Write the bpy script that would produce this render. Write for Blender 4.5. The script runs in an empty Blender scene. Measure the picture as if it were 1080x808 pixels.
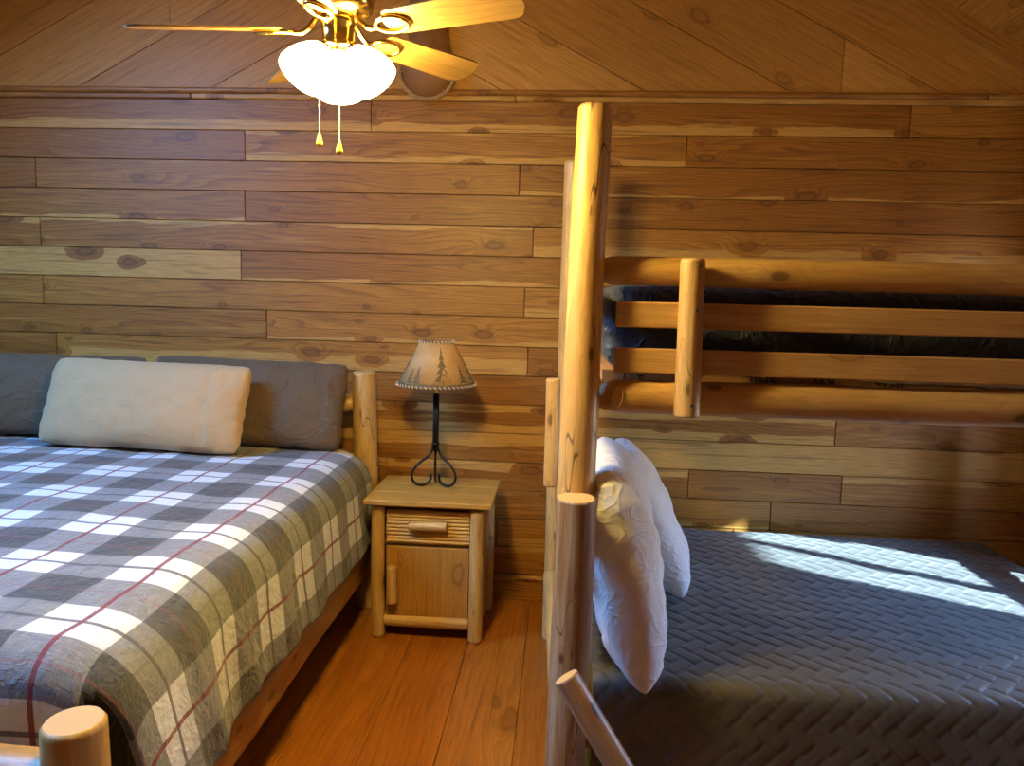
import bpy, math, random
from math import sin, cos, pi, radians, sqrt, atan2, floor as flo, exp
from mathutils import Vector, Matrix, noise as mn
random.seed(7)
SC = bpy.context.scene
COL = SC.collection
H = 1.6                      # eye height
W = 3.773                    # distance of the plank wall
V3 = Vector

# ------------------------------------------------------------------ nodes
class NT:
    def __init__(s, name):
        s.m = bpy.data.materials.new(name); s.m.use_nodes = True
        s.t = s.m.node_tree; s.t.nodes.clear()
        s.out = s.n('ShaderNodeOutputMaterial')
        s.b = s.n('ShaderNodeBsdfPrincipled')
        s.t.links.new(s.b.outputs[0], s.out.inputs[0])
    def n(s, ty, **k):
        x = s.t.nodes.new(ty)
        for a, v in k.items(): setattr(x, a, v)
        return x
    def put(s, sock, v):
        if isinstance(v, bpy.types.NodeSocket): s.t.links.new(v, sock)
        elif isinstance(v, (tuple, list)) and len(v) == 3 and sock.type == 'RGBA': sock.default_value = (*v, 1)
        else: sock.default_value = v
    def math(s, op, a, b=0.0, c=None, clamp=False):
        x = s.n('ShaderNodeMath', operation=op, use_clamp=clamp)
        s.put(x.inputs[0], a); s.put(x.inputs[1], b)
        if c is not None: s.put(x.inputs[2], c)
        return x.outputs[0]
    def add(s, a, b): return s.math('ADD', a, b)
    def sub(s, a, b): return s.math('SUBTRACT', a, b)
    def mul(s, a, b): return s.math('MULTIPLY', a, b)
    def xyz(s, x, y, z=0.0):
        q = s.n('ShaderNodeCombineXYZ')
        for i, v in enumerate((x, y, z)): s.put(q.inputs[i], v)
        return q.outputs[0]
    def sep(s, v):
        q = s.n('ShaderNodeSeparateXYZ'); s.put(q.inputs[0], v); return q.outputs
    def uv(s):
        q = s.n('ShaderNodeUVMap', uv_map='UVMap'); return s.sep(q.outputs[0])
    def attr(s):
        q = s.n('ShaderNodeVertexColor', layer_name='Col')
        r = s.n('ShaderNodeSeparateColor'); s.t.links.new(q.outputs[0], r.inputs[0]); return r.outputs
    def mix(s, f, a, b, mode='MIX'):
        x = s.n('ShaderNodeMix', data_type='RGBA', blend_type=mode)
        s.put(x.inputs[0], f); s.put(x.inputs[6], a); s.put(x.inputs[7], b); return x.outputs[2]
    def noise(s, v, scale=1.0, detail=2.0, rough=.5, dist=0.0):
        x = s.n('ShaderNodeTexNoise')
        s.put(x.inputs['Vector'], v); x.inputs['Scale'].default_value = scale
        x.inputs['Detail'].default_value = detail; x.inputs['Roughness'].default_value = rough
        x.inputs['Distortion'].default_value = dist
        return x.outputs[0]
    def vor(s, v, scale=1.0, rnd=1.0):
        x = s.n('ShaderNodeTexVoronoi', voronoi_dimensions='2D'); s.put(x.inputs['Vector'], v)
        x.inputs['Scale'].default_value = scale; x.inputs['Randomness'].default_value = rnd
        return x.outputs['Distance'], x.outputs['Color']
    def step(s, x, a, b):
        q = s.n('ShaderNodeMapRange', interpolation_type='SMOOTHSTEP', clamp=True)
        s.put(q.inputs[0], x); s.put(q.inputs[1], a); s.put(q.inputs[2], b)
        q.inputs[3].default_value = 0; q.inputs[4].default_value = 1
        return q.outputs[0]
    def bump(s, h, strength=.3, dist=.01):
        q = s.n('ShaderNodeBump'); q.inputs['Strength'].default_value = strength
        q.inputs['Distance'].default_value = dist; s.put(q.inputs['Height'], h)
        s.t.links.new(q.outputs[0], s.b.inputs['Normal'])
    def fin(s, col, rough=.5, metal=0.0, **k):
        s.put(s.b.inputs['Base Color'], col); s.put(s.b.inputs['Roughness'], rough)
        s.b.inputs['Metallic'].default_value = metal
        for a, v in k.items(): s.put(s.b.inputs[a.replace('_', ' ')], v)
        return s.m

def wood(name, A, B, dark, sap=None, h=.15, rings=9.0, knots=1.0, kscale=(3.0, 6.5), rough=.48, ringk=.62, spread=1.5, coat=.04):
    """planed board: UV = metres along / across, Col = (random, sap at lower edge, sap at upper edge)"""
    t = NT(name)
    u, v, _ = t.uv(); c = t.attr(); rnd, sb, st = c[0], c[1], c[2]
    o1 = t.mul(rnd, 57.3); o2 = t.mul(rnd, 23.7)
    U = t.add(u, o1); V = t.add(v, o2)
    kw = t.noise(t.xyz(t.mul(U, 11.0), t.mul(V, 16.0)), 1.0, 3.0); kw2 = t.noise(t.xyz(t.mul(U, 9.0), t.mul(V, 20.0), 4.0), 1.0, 3.0)
    kd, kc = t.vor(t.xyz(t.add(t.mul(U, kscale[0]), t.mul(t.sub(kw, .5), .16)), t.add(t.mul(V, kscale[1]), t.mul(t.sub(kw2, .5), .16))), 1.0, .95)
    kcs = t.n('ShaderNodeSeparateColor'); t.put(kcs.inputs[0], kc)
    pres = t.step(kcs.outputs[0], 1 - .46 * knots, 1 - .44 * knots)
    size = t.add(.40, t.mul(kcs.outputs[1], .75))
    kdn = t.math('DIVIDE', kd, size)
    infl = t.mul(t.math('SUBTRACT', 1.0, t.step(kdn, .02, .40)), pres)
    n1 = t.noise(t.xyz(t.mul(U, .9), t.mul(V, 7.0)), 1.0, 1.5)
    n2 = t.noise(t.xyz(t.mul(U, 2.6), t.mul(V, 30.0)), 1.0, 3.0)
    ph = t.add(t.add(t.mul(V, rings * 6.0), t.mul(n1, rings * 1.35)), t.add(t.mul(infl, 2.6), t.mul(n2, .55)))
    saw = t.math('FRACT', ph)
    ring = t.math('POWER', saw, 2.4)
    ring = t.mul(ring, t.math('SUBTRACT', 1.0, t.step(saw, .93, 1.0)))
    fine = t.noise(t.xyz(t.mul(U, 9.0), t.mul(V, 260.0)), 1.0, 3.0, .6)
    big = t.noise(t.xyz(t.mul(U, 1.1), t.mul(V, 9.0)), 1.0, 2.0)
    base = t.mix(t.step(t.add(t.mul(t.sub(rnd, .5), spread), t.add(.5, t.mul(t.sub(big, .5), .7))), .1, .9), A, B)
    col = t.mix(t.mul(ring, ringk), base, dark)
    if sap:
        wob = t.noise(t.xyz(t.mul(U, 1.9), 3.1), 1.0, 3.0, .55)
        wz = t.mul(t.sub(wob, .5), .075)
        hb = t.sub(t.add(t.mul(sb, h), t.mul(wz, t.step(sb, .01, .05))), v)
        ht = t.sub(t.add(t.mul(st, h), t.mul(wz, t.step(st, .01, .05))), t.sub(h, v))
        ms = t.math('MAXIMUM', t.step(hb, -.001, .003), t.step(ht, -.001, .003))
        # heartwood islands round the knots of a sappy board
        ms = t.mul(ms, t.sub(1.0, t.step(infl, .16, .22)))
        scol = t.mix(t.mul(ring, ringk * .35), sap, base)
        col = t.mix(ms, col, scol)
    col = t.mix(t.mul(t.step(fine, .35, .72), .42), col, dark)
    stk = t.noise(t.xyz(t.mul(U, 2.2), t.mul(V, 55.0)), 1.0, 2.0)
    col = t.mix(t.mul(t.step(stk, .54, .70), .5), col, dark)
    lst = t.noise(t.xyz(t.mul(U, 1.5), t.mul(V, 30.0), 7.0), 1.0, 2.0)
    col = t.mix(t.mul(t.step(lst, .60, .72), .35), col, sap or B)
    col = t.mix(t.mul(t.step(infl, .35, .9), .35), col, dark)
    ring_k = t.mul(t.sub(1.0, t.step(t.math('ABSOLUTE', t.sub(kdn, .115)), .0, .035)), pres)
    core = t.mul(t.sub(1.0, t.step(kdn, .07, .12)), pres)
    kdark = tuple(x * .55 for x in dark)
    col = t.mix(t.mul(core, .72), col, t.mix(.5, dark, A))
    col = t.mix(t.mul(ring_k, .5), col, kdark)
    hgt = t.add(t.mul(ring, -.5), t.add(t.mul(fine, .5), t.mul(core, -.4)))
    t.bump(hgt, .22, .002)
    return t.fin(col, t.add(rough - .06, t.mul(fine, .14)), Coat_Weight=coat, Coat_Roughness=.3)

def logwood(name, A, B, dark, rough=.42, knots=.75, grey=None):
    """peeled log: UV = metres along / metres round"""
    t = NT(name)
    u, v, _ = t.uv(); c = t.attr(); rnd = c[0]
    U = t.add(u, t.mul(rnd, 41.0)); V = t.add(v, t.mul(rnd, 13.0))
    kd, kc = t.vor(t.xyz(t.mul(U, 3.6), t.mul(V, 7.0)), 1.0, 1.0)
    kcs = t.n('ShaderNodeSeparateColor'); t.put(kcs.inputs[0], kc)
    pres = t.step(kcs.outputs[0], 1 - .7 * knots, 1 - .68 * knots)
    kdn = t.math('DIVIDE', kd, t.add(.45, t.mul(kcs.outputs[1], .7)))
    infl = t.mul(t.math('SUBTRACT', 1.0, t.step(kdn, .03, .4)), pres)
    n1 = t.noise(t.xyz(t.mul(U, 1.6), t.mul(V, 11.0)), 1.0, 3.0)
    ph = t.add(t.mul(n1, 9.0), t.mul(infl, 2.0))
    ring = t.math('POWER', t.math('FRACT', ph), 3.0)
    fine = t.noise(t.xyz(t.mul(U, 7.0), t.mul(V, 150.0)), 1.0, 3.0, .6)
    blot = t.noise(t.xyz(t.mul(U, 3.0), t.mul(V, 9.0)), 1.0, 3.0)
    col = t.mix(t.step(blot, .35, .68), A, B)
    if grey:
        g = t.noise(t.xyz(t.mul(U, 1.2), t.mul(V, 16.0)), 1.0, 2.0)
        col = t.mix(t.step(g, .45, .6), col, grey)
    col = t.mix(t.mul(ring, .30), col, dark)
    col = t.mix(t.mul(t.step(fine, .4, .72), .30), col, dark)
    core = t.mul(t.sub(1.0, t.step(kdn, .06, .12)), pres)
    halo = t.mul(t.sub(1.0, t.step(kdn, .08, .26)), pres)
    col = t.mix(t.mul(halo, .28), col, dark)
    col = t.mix(t.mul(core, .8), col, tuple(x * .45 for x in dark))
    crn = t.noise(t.xyz(t.mul(U, .9), t.mul(V, 7.0)), 1.0, 2.0)
    crack = t.mul(t.sub(1.0, t.step(t.math('ABSOLUTE', t.sub(crn, .52)), .0, .0035)), t.step(t.noise(t.xyz(t.mul(U, .8), t.mul(V, 2.0), 5.0), 1.0, 1.0), .50, .54))
    col = t.mix(t.mul(crack, .85), col, tuple(x * .2 for x in dark))
    t.bump(t.add(t.mul(blot, .8), t.add(t.mul(fine, .25), t.mul(crack, -1.5))), .3, .004)
    return t.fin(col, t.add(rough - .05, t.mul(fine, .12)), Coat_Weight=.12, Coat_Roughness=.3)

def endgrain(name, A, dark):
    t = NT(name)
    u, v, _ = t.uv()
    r = t.math('SQRT', t.add(t.mul(u, u), t.mul(v, v)))
    n = t.noise(t.xyz(t.mul(u, 30.0), t.mul(v, 30.0)), 1.0, 3.0)
    ring = t.math('FRACT', t.add(t.mul(r, 190.0), t.mul(n, 1.6)))
    sp = t.noise(t.xyz(t.mul(u, 500.0), t.mul(v, 500.0)), 1.0, 2.0)
    col = t.mix(t.mul(t.math('POWER', ring, 2.0), .3), A, dark)
    col = t.mix(t.mul(t.step(sp, .5, .7), .35), col, dark)
    return t.fin(col, .6)

def cloth(name, col, rough=.85, weave=900.0, var=.12, sheen=.25, bumpk=.25, big=0.0):
    t = NT(name)
    q = t.n('ShaderNodeTexCoord'); p = q.outputs['Object']
    a = t.noise(p, 14.0, 3.0); b = t.noise(p, weave, 2.0)
    c = t.mix(t.mul(t.sub(a, .3), var * 2), col, tuple(x * .6 for x in col))
    c = t.mix(t.mul(t.step(b, .4, .7), var), c, tuple(x * .5 for x in col))
    rd = t.noise(p, 7.0, 2.0, .5, 1.4); fold = t.math('POWER', t.sub(1.0, t.math('MULTIPLY', t.math('ABSOLUTE', t.sub(rd, .5)), 2.0)), 9.0)
    rd2 = t.noise(p, 16.0, 2.0, .5, 1.0); fold2 = t.math('POWER', t.sub(1.0, t.math('MULTIPLY', t.math('ABSOLUTE', t.sub(rd2, .5)), 2.0)), 9.0)
    h = t.add(t.mul(b, .10), t.mul(t.add(t.add(fold, t.mul(fold2, .4)), t.mul(a, .6)), big))
    t.bump(h, bumpk, .022)
    return t.fin(c, rough, Sheen_Weight=sheen, Sheen_Roughness=.5)

def plain(name, col, rough=.5, metal=0.0, var=.1, sc=40.0, bumpk=.05, **k):
    t = NT(name)
    q = t.n('ShaderNodeTexCoord'); a = t.noise(q.outputs['Object'], sc, 3.0)
    c = t.mix(t.mul(a, var), col, tuple(x * .4 for x in col))
    t.bump(a, bumpk, .004)
    return t.fin(c, t.add(rough - .04, t.mul(a, .08)), metal, **k)

M = {}
M['cedar'] = wood('cedar_planks', (.335, .128, .013), (.445, .188, .022), (.095, .028, .003), sap=(.57, .310, .070), h=.1495)
M['gable'] = wood('gable_planks', (.480, .225, .044), (.580, .295, .066), (.220, .083, .014), h=.32, rings=4.5, kscale=(2.0, 4.0), knots=.6, ringk=.32)
M['ceil'] = wood('ceiling_planks', (.460, .215, .042), (.540, .270, .060), (.210, .080, .014), h=.2, rings=7, knots=.7)
M['floor'] = wood('floor_planks', (.370, .115, .010), (.500, .180, .019), (.150, .036, .004), h=.26, rings=4.5, kscale=(1.9, 4.6), knots=.75, rough=.30, ringk=.45, coat=.35)
M['pine'] = wood('knotty_pine', (.500, .280, .046), (.560, .330, .066), (.300, .130, .025), h=.2, rings=6, knots=.35, ringk=.30)
M['pine_door'] = wood('pine_door_panel', (.440, .220, .034), (.520, .290, .058), (.250, .100, .020), h=.2, rings=8, knots=.3, ringk=.4)
M['slat'] = wood('slat_pine', (.540, .320, .112), (.590, .370, .140), (.330, .160, .045), h=.07, rings=8, knots=.25, ringk=.22)
M['blade'] = wood('oak_blade', (.270, .155, .040), (.320, .190, .056), (.120, .052, .010), h=.13, rings=10, knots=0.0, ringk=.45, coat=.3)
M['log'] = logwood('peeled_log', (.620, .405, .140), (.530, .310, .088), (.260, .118, .028))
M['loggrey'] = logwood('weathered_log', (.300, .165, .070), (.220, .105, .038), (.120, .048, .016), grey=(.38, .285, .175))
M['logdark'] = logwood('amber_log', (.500, .275, .066), (.420, .210, .045), (.210, .085, .018))
M['end'] = endgrain('log_end_grain', (.600, .370, .150), (.330, .160, .055))
M['cutend'] = endgrain('fresh_cut_grain', (.78, .53, .20), (.40, .20, .06))
M['ply'] = wood('plywood_edge', (.480, .250, .090), (.560, .310, .130), (.180, .070, .025), h=.03, rings=22, knots=0, ringk=.6)
M['ink'] = plain('stamp_ink', (.035, .022, .018), .8)
M['brown'] = cloth('brown_pillowcase', (.112, .064, .025), .75, bumpk=.5, big=.38, sheen=.1)
M['beige'] = cloth('beige_pillowcase', (.500, .315, .140), .8, bumpk=.45, big=.16)
M['white'] = cloth('white_pillowcase', (.800, .780, .740), .75, bumpk=.45, big=.45, var=.05)
M['navy'] = cloth('navy_mattress_cover', (.016, .021, .034), .55, bumpk=.5, big=.9, sheen=.1)
M['sheet'] = cloth('dark_grey_sheet', (.060, .056, .052), .8, bumpk=.4, big=.7)
M['rag'] = cloth('white_cover_fringe', (.72, .66, .58), .8)
M['iron'] = plain('black_iron', (.018, .017, .017), .45, .6, sc=60, bumpk=.3)
M['brass'] = plain('polished_brass', (.72, .50, .16), .18, 1.0, var=.15, sc=12)
M['gold'] = plain('gold_lacquer', (.85, .52, .06), .35, .2)
M['chain'] = plain('brass_chain', (.80, .62, .28), .3, 1.0)
M['rope'] = cloth('jute_rope', (.360, .215, .095), .9, bumpk=.8)
M['hide'] = plain('tan_plaque_wood', (.300, .130, .036), .6, sc=9, var=.6)
M['grey_dark'] = plain('dark_underside', (.05, .03, .02), .8)
M['black'] = plain('screw_hole', (.02, .015, .01), .6)
M['wframe'] = plain('window_frame_wood', (.40, .22, .09), .5)
M['wallside'] = wood('side_wall_planks', (.300, .125, .040), (.400, .185, .066), (.130, .045, .014), h=.2, knots=.8)
M['stitch'] = plain('pale_lacing', (.70, .58, .38), .7)
M['treeink'] = plain('printed_pine_silhouette', (.150, .098, .032), .8)

# quilted coverlet
t = NT('charcoal_coverlet')
q = t.n('ShaderNodeTexCoord'); p = q.outputs['Object']
a = t.noise(p, 500.0, 2.0); b = t.noise(p, 6.0, 3.0)
c = t.mix(t.mul(b, .4), (.086, .081, .068), (.064, .060, .051))
t.bump(t.add(t.mul(a, .3), 0.0), .25, .004)
M['quilt'] = t.fin(c, .46, Sheen_Weight=.35, Sheen_Roughness=.35, Specular_IOR_Level=.6)

# plaid duvet cover: UV in metres
t = NT('plaid_duvet_cover')
u, v, _ = t.uv()
P1, P2 = .352, .318
fa = t.math('FRACT', t.math('DIVIDE', t.add(u, 100 * P1 + P1 / 2), P1)); da = t.math('ABSOLUTE', t.sub(fa, .5))   # 0 on the red line
fb = t.math('FRACT', t.math('DIVIDE', t.add(v, 100 * P2 + P2 / 2), P2)); db = t.math('ABSOLUTE', t.sub(fb, .5))
wa = t.sub(1.0, t.step(da, .272, .280)); wb = t.sub(1.0, t.step(db, .245, .253))
th1 = t.noise(t.xyz(t.mul(u, 420.0), t.mul(v, 26.0)), 1.0, 2.0); th2 = t.noise(t.xyz(t.mul(u, 26.0), t.mul(v, 420.0)), 1.0, 2.0)
thr = t.mul(t.add(t.sub(th1, .5), t.sub(th2, .5)), .75)
lv = t.add(t.add(wa, wb), t.mul(thr, t.add(.35, t.mul(t.sub(1.0, t.mul(wa, wb)), .65))))
val = t.mul(.055, t.math('POWER', 3.45, lv))
col = t.mix(val, (0, 0, 0), (.97, .98, 1.0))
def line(d, at, hw):
    return t.sub(1.0, t.step(t.math('ABSOLUTE', t.sub(d, at)), hw, hw + .003))
col = t.mix(t.mul(line(da, .5, .012), .25), col, (.05, .05, .055))
col = t.mix(t.mul(line(db, .5, .010), .30), col, (.30, .05, .045))
col = t.mix(t.mul(line(db, 0, .019), .85), col, (.050, .050, .052))
col = t.mix(t.mul(line(da, 0, .016), .92), col, (.170, .012, .015))
nz = t.noise(t.xyz(t.mul(u, 9.0), t.mul(v, 9.0)), 1.0, 4.0, .55, .8)
nz2 = t.noise(t.xyz(t.mul(u, 34.0), t.mul(v, 30.0)), 1.0, 3.0, .55, .6)
t.bump(t.add(t.mul(nz, .8), t.add(t.mul(nz2, .35), t.mul(t.add(th1, th2), .06))), .6, .035)
M['plaid'] = t.fin(col, .85, Sheen_Weight=.2)

# lamp shade parchment
t = NT('parchment_shade')
q = t.n('ShaderNodeTexCoord'); a = t.noise(q.outputs['Object'], 9.0, 4.0, .6, .8); b = t.noise(q.outputs['Object'], 60.0, 3.0)
c = t.mix(t.step(a, .35, .65), (.48, .275, .085), (.58, .36, .135)); c = t.mix(t.mul(b, .3), c, (.22, .10, .03))
t.bump(b, .15, .003)
M['shade'] = t.fin(c, .6, Transmission_Weight=0.0)

# glowing glass
t = NT('lit_frosted_glass')
t.fin((.95, .9, .8), .4)
t.put(t.b.inputs['Emission Color'], (1.0, .715, .215)); t.b.inputs['Emission Strength'].default_value = 235.0
M['glow'] = t.m
t = NT('lit_bulb'); t.fin((.95, .9, .8), .4); t.put(t.b.inputs['Emission Color'], (1.0, .715, .215)); t.b.inputs['Emission Strength'].default_value = 720.0
M['bulb'] = t.m

# ------------------------------------------------------------------ mesh builder
class MB:
    def __init__(s):
        s.v, s.f, s.uv, s.c, s.mi, s.sm = [], [], [], [], [], []
    def face(s, idx, uvs=None, col=(.5, 0, 0), mi=0, sm=True):
        s.f.append(tuple(idx)); s.uv.append(uvs or [(s.v[i][0], s.v[i][2]) for i in idx])
        s.c.append(col); s.mi.append(mi); s.sm.append(sm)
    def poly(s, pts, uvs=None, col=(.5, 0, 0), mi=0, sm=False):
        b = len(s.v); s.v += [tuple(p) for p in pts]
        s.face(range(b, b + len(pts)), uvs, col, mi, sm)
    def build(s, name, mats, parent=None, autosm=None):
        me = bpy.data.meshes.new(name); me.from_pydata(s.v, [], s.f)
        me.uv_layers.new(name='UVMap'); me.color_attributes.new('Col', 'FLOAT_COLOR', 'CORNER')
        ul = me.uv_layers['UVMap']; ca = me.color_attributes['Col']
        k = 0
        for fi, f in enumerate(s.f):
            for j in range(len(f)):
                ul.data[k].uv = s.uv[fi][j]; ca.data[k].color = (*s.c[fi], 1); k += 1
        for m in (mats if isinstance(mats, (list, tuple)) else [mats]): me.materials.append(m)
        me.polygons.foreach_set('material_index', s.mi); me.polygons.foreach_set('use_smooth', s.sm)
        me.update()
        o = bpy.data.objects.new(name, me); COL.objects.link(o)
        if parent: o.parent = parent; o.matrix_parent_inverse = parent_inv(parent)
        return o

def parent_inv(p):
    m = Matrix.Identity(4); chain = []
    while p is not None: chain.append(p); p = p.parent
    for x in reversed(chain): m = m @ x.matrix_parent_inverse @ x.matrix_basis
    return m.inverted()

def box(mb, lo, hi, bev=.004, col=None, mi=0, axis=0):
    """bevelled box; axis = direction of the grain"""
    col = col or (random.random(), 0, 0)
    lo, hi = V3(lo), V3(hi); bev = min(bev, min(hi - lo) * .45)
    base = len(mb.v)
    c = (lo + hi) / 2; e = (hi - lo) / 2
    idx = {}
    for sx in (-1, 1):
        for sy in (-1, 1):
            for sz in (-1, 1):
                for ax in range(3):
                    s = (sx, sy, sz)
                    p = [c[i] + s[i] * (e[i] if i == ax else e[i] - bev) for i in range(3)]
                    idx[(sx, sy, sz, ax)] = len(mb.v); mb.v.append(tuple(p))
    def uvs(ids):
        out = []
        a2 = [i for i in range(3) if i != axis]
        for i in ids:
            p = mb.v[i]; out.append((p[axis] - lo[axis], p[a2[0]] - lo[a2[0]] + p[a2[1]] - lo[a2[1]]))
        return out
    def add(ids):
        a, b, d = (V3(mb.v[i]) for i in ids[:3])
        n = (b - a).cross(d - a); m = sum((V3(mb.v[i]) for i in ids), V3()) / len(ids) - c
        if n.dot(m) < 0: ids = ids[::-1]
        mb.face(ids, uvs(ids), col, mi, False)
    for ax in range(3):
        o = [i for i in range(3) if i != ax]
        for s in (-1, 1):
            ids = []
            for a, b in ((-1, -1), (1, -1), (1, 1), (-1, 1)):
                k = [0, 0, 0]; k[ax] = s; k[o[0]] = a; k[o[1]] = b
                ids.append(idx[(*k, ax)])
            add(ids)
    for ax in range(3):          # edges parallel to ax
        o = [i for i in range(3) if i != ax]
        for a in (-1, 1):
            for b in (-1, 1):
                k0 = [0, 0, 0]; k0[o[0]] = a; k0[o[1]] = b; k1 = list(k0); k0[ax] = -1; k1[ax] = 1
                add([idx[(*k0, o[0])], idx[(*k1, o[0])], idx[(*k1, o[1])], idx[(*k0, o[1])]])
    for sx in (-1, 1):
        for sy in (-1, 1):
            for sz in (-1, 1): add([idx[(sx, sy, sz, a)] for a in range(3)])

def frame_of(d):
    d = d.normalized(); a = V3((0, 0, 1)) if abs(d.z) < .9 else V3((1, 0, 0))
    x = a.cross(d).normalized(); return x, d.cross(x).normalized(), d

def log(mb, p0, p1, r0, r1=None, n=22, rough=.035, bow=.0, mi=0, cap=1, round0=.006, round1=.006, taper0=None, taper1=None, seed=None, flat=None):
    """peeled log with slightly uneven girth; taper = (length, end radius)"""
    p0, p1 = V3(p0), V3(p1); r1 = r1 or r0; L = (p1 - p0).length
    x, y, d = frame_of(p1 - p0); sd = seed if seed is not None else random.random() * 50; rnd = random.random()
    st = [(0, 1 - round0 / r0 * .7), (round0, 1.0)]
    k = max(2, int(L / .05))
    lo = taper0[0] if taper0 else round0 * 1.6; hi = L - (taper1[0] if taper1 else round1 * 1.6)
    if taper0:
        st = [(0, taper0[1] / r0 * .9), (.006, taper0[1] / r0)] + [(taper0[0] * j / 4, taper0[1] / r0 + (1 - taper0[1] / r0) * (1 - (1 - j / 4) ** 1.8)) for j in range(1, 4)]
    st += [(lo + (hi - lo) * j / k, 1.0) for j in range(k + 1)]
    if taper1: st += [(L - taper1[0] * (1 - j / 4), taper1[1] / r1 + (1 - taper1[1] / r1) * (1 - (j / 4) ** 1.8)) for j in range(1, 4)] + [(L - .006, taper1[1] / r1), (L, taper1[1] / r1 * .9)]
    else: st += [(L - round1, 1.0), (L, 1 - round1 / r1 * .7)]
    base = len(mb.v); rows = len(st)
    for (a, k_) in st:
        f = a / L; r = (r0 + (r1 - r0) * f) * k_
        ctr = p0 + d * a + x * (bow * sin(pi * f)) + x * (mn.noise((a * 1.7, sd, 0)) * .12 * r) + y * (mn.noise((a * 1.7, sd, 9)) * .12 * r)
        for i in range(n):
            an = 2 * pi * i / n
            rr = r * (1 + rough * mn.noise((cos(an) * 1.1 + sd, sin(an) * 1.1, a * 2.5)) + rough * .5 * mn.noise((cos(an) * 2.3, sin(an) * 2.3 + sd, a * 9)))
            mb.v.append(tuple(ctr + x * (cos(an) * rr) + y * (sin(an) * rr)))
    for j in range(rows - 1):
        for i in range(n):
            a = base + j * n + i; b = base + j * n + (i + 1) % n
            v0, v1 = i / n * 2 * pi * r0, (i + 1) / n * 2 * pi * r0
            mb.face((a, b, b + n, a + n), [(st[j][0], v0), (st[j][0], v1), (st[j + 1][0], v1), (st[j + 1][0], v0)], (rnd, 0, 0), mi)
    for j, rev in ((0, True), (rows - 1, False)):
        ids = [base + j * n + i for i in range(n)]
        r = r0 * st[j][1]; uvs = [(cos(2 * pi * i / n) * r, sin(2 * pi * i / n) * r) for i in range(n)]
        if rev: ids = ids[::-1]; uvs = uvs[::-1]
        mb.face(ids, uvs, (rnd, 0, 0), cap, False)

def tube(mb, pts, r, n=10, mi=0, closed=False, col=(.5, 0, 0)):
    pts = [V3(p) for p in pts]; base = len(mb.v); N = len(pts)
    up = None
    for j, p in enumerate(pts):
        a = pts[(j - 1) % N] if (closed or j) else p; b = pts[(j + 1) % N] if (closed or j < N - 1) else p
        d = (b - a).normalized()
        if up is None: x, y, _ = frame_of(d)
        else:
            x = (up - d * up.dot(d)).normalized(); y = d.cross(x)
        up = x
        rr = r[j] if isinstance(r, (list, tuple)) else r
        for i in range(n):
            an = 2 * pi * i / n; mb.v.append(tuple(p + x * cos(an) * rr + y * sin(an) * rr))
    for j in range(N if closed else N - 1):
        for i in range(n):
            a = base + j * n + i; b = base + j * n + (i + 1) % n; c = base + ((j + 1) % N) * n + (i + 1) % n; e = base + ((j + 1) % N) * n + i
            mb.face((a, b, c, e), [(j * .01, i * .01)] * 4, col, mi)
    if not closed:
        mb.face([base + i for i in range(n)][::-1], [(0, 0)] * n, col, mi, False)
        mb.face([base + (N - 1) * n + i for i in range(n)], [(0, 0)] * n, col, mi, False)

def lathe(mb, prof, ctr=(0, 0, 0), n=32, mat=None, mi=0, closed=False):
    """prof: list of (r,z) revolved about z; mat: extra matrix"""
    base = len(mb.v); ctr = V3(ctr)
    for (r, z) in prof:
        for i in range(n):
            an = 2 * pi * i / n; p = V3((r * cos(an), r * sin(an), z))
            if mat is not None: p = mat @ p
            mb.v.append(tuple(p + ctr))
    N = len(prof)
    for j in range(N if closed else N - 1):
        for i in range(n):
            a = base + j * n + i; b = base + j * n + (i + 1) % n; k = (j + 1) % N
            c = base + k * n + (i + 1) % n; e = base + k * n + i
            mb.face((a, b, c, e), [(i / n, j * .02), ((i + 1) / n, j * .02), ((i + 1) / n, j * .02 + .02), (i / n, j * .02 + .02)], (.5, 0, 0), mi)
    return base

def board(mb, O, U, V, Nn, u0, u1, v0, v1, col, gap=.0031, dep=.010, mi=0):
    """one board face with chamfered edges, lying in plane O + uU + vV, front towards Nn"""
    def P(u, v, n): return tuple(O + U * u + V * v + Nn * n)
    g = gap; o = [(u0, v0), (u1, v0), (u1, v1), (u0, v1)]; i = [(u0 + g, v0 + g), (u1 - g, v0 + g), (u1 - g, v1 - g), (u0 + g, v1 - g)]
    b = len(mb.v); mb.v += [P(u, v, -dep) for u, v in o] + [P(u, v, 0) for u, v in i]
    fl = U.cross(V).dot(Nn) < 0
    def F(ids, uv):
        if fl: ids = ids[::-1]; uv = uv[::-1]
        mb.face(ids, uv, col, mi, False)
    q = [(u, v - v0) for u, v in i]; qo = [(u, v - v0) for u, v in o]
    F([b + 4, b + 5, b + 6, b + 7], q)
    for k in range(4):
        l = (k + 1) % 4
        F([b + k, b + l, b + 4 + l, b + 4 + k], [qo[k], qo[l], q[l], q[k]])

def put(o, label, cat, group=None):
    o['label'] = label; o['category'] = cat
    if group: o['group'] = group
    return o
def struct(o): o['kind'] = 'structure'; return o
def thing(name, loc, label, cat, group=None):
    o = bpy.data.objects.new(name, None); COL.objects.link(o); o.location = loc; o.empty_display_size = .1
    return put(o, label, cat, group)
X, Y, Z = V3((1, 0, 0)), V3((0, 1, 0)), V3((0, 0, 1))
rr = random.random

# ------------------------------------------------------------------ the room
XL, XR, YF = -3.78, 2.38, -2.2
XRID, ZRID, SL = -.70, 4.27, .54
def roof(x): return ZRID - SL * abs(x - XRID)

PB = .1495; ZB = lambda k: H + W * .2844 - PB * k
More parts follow.
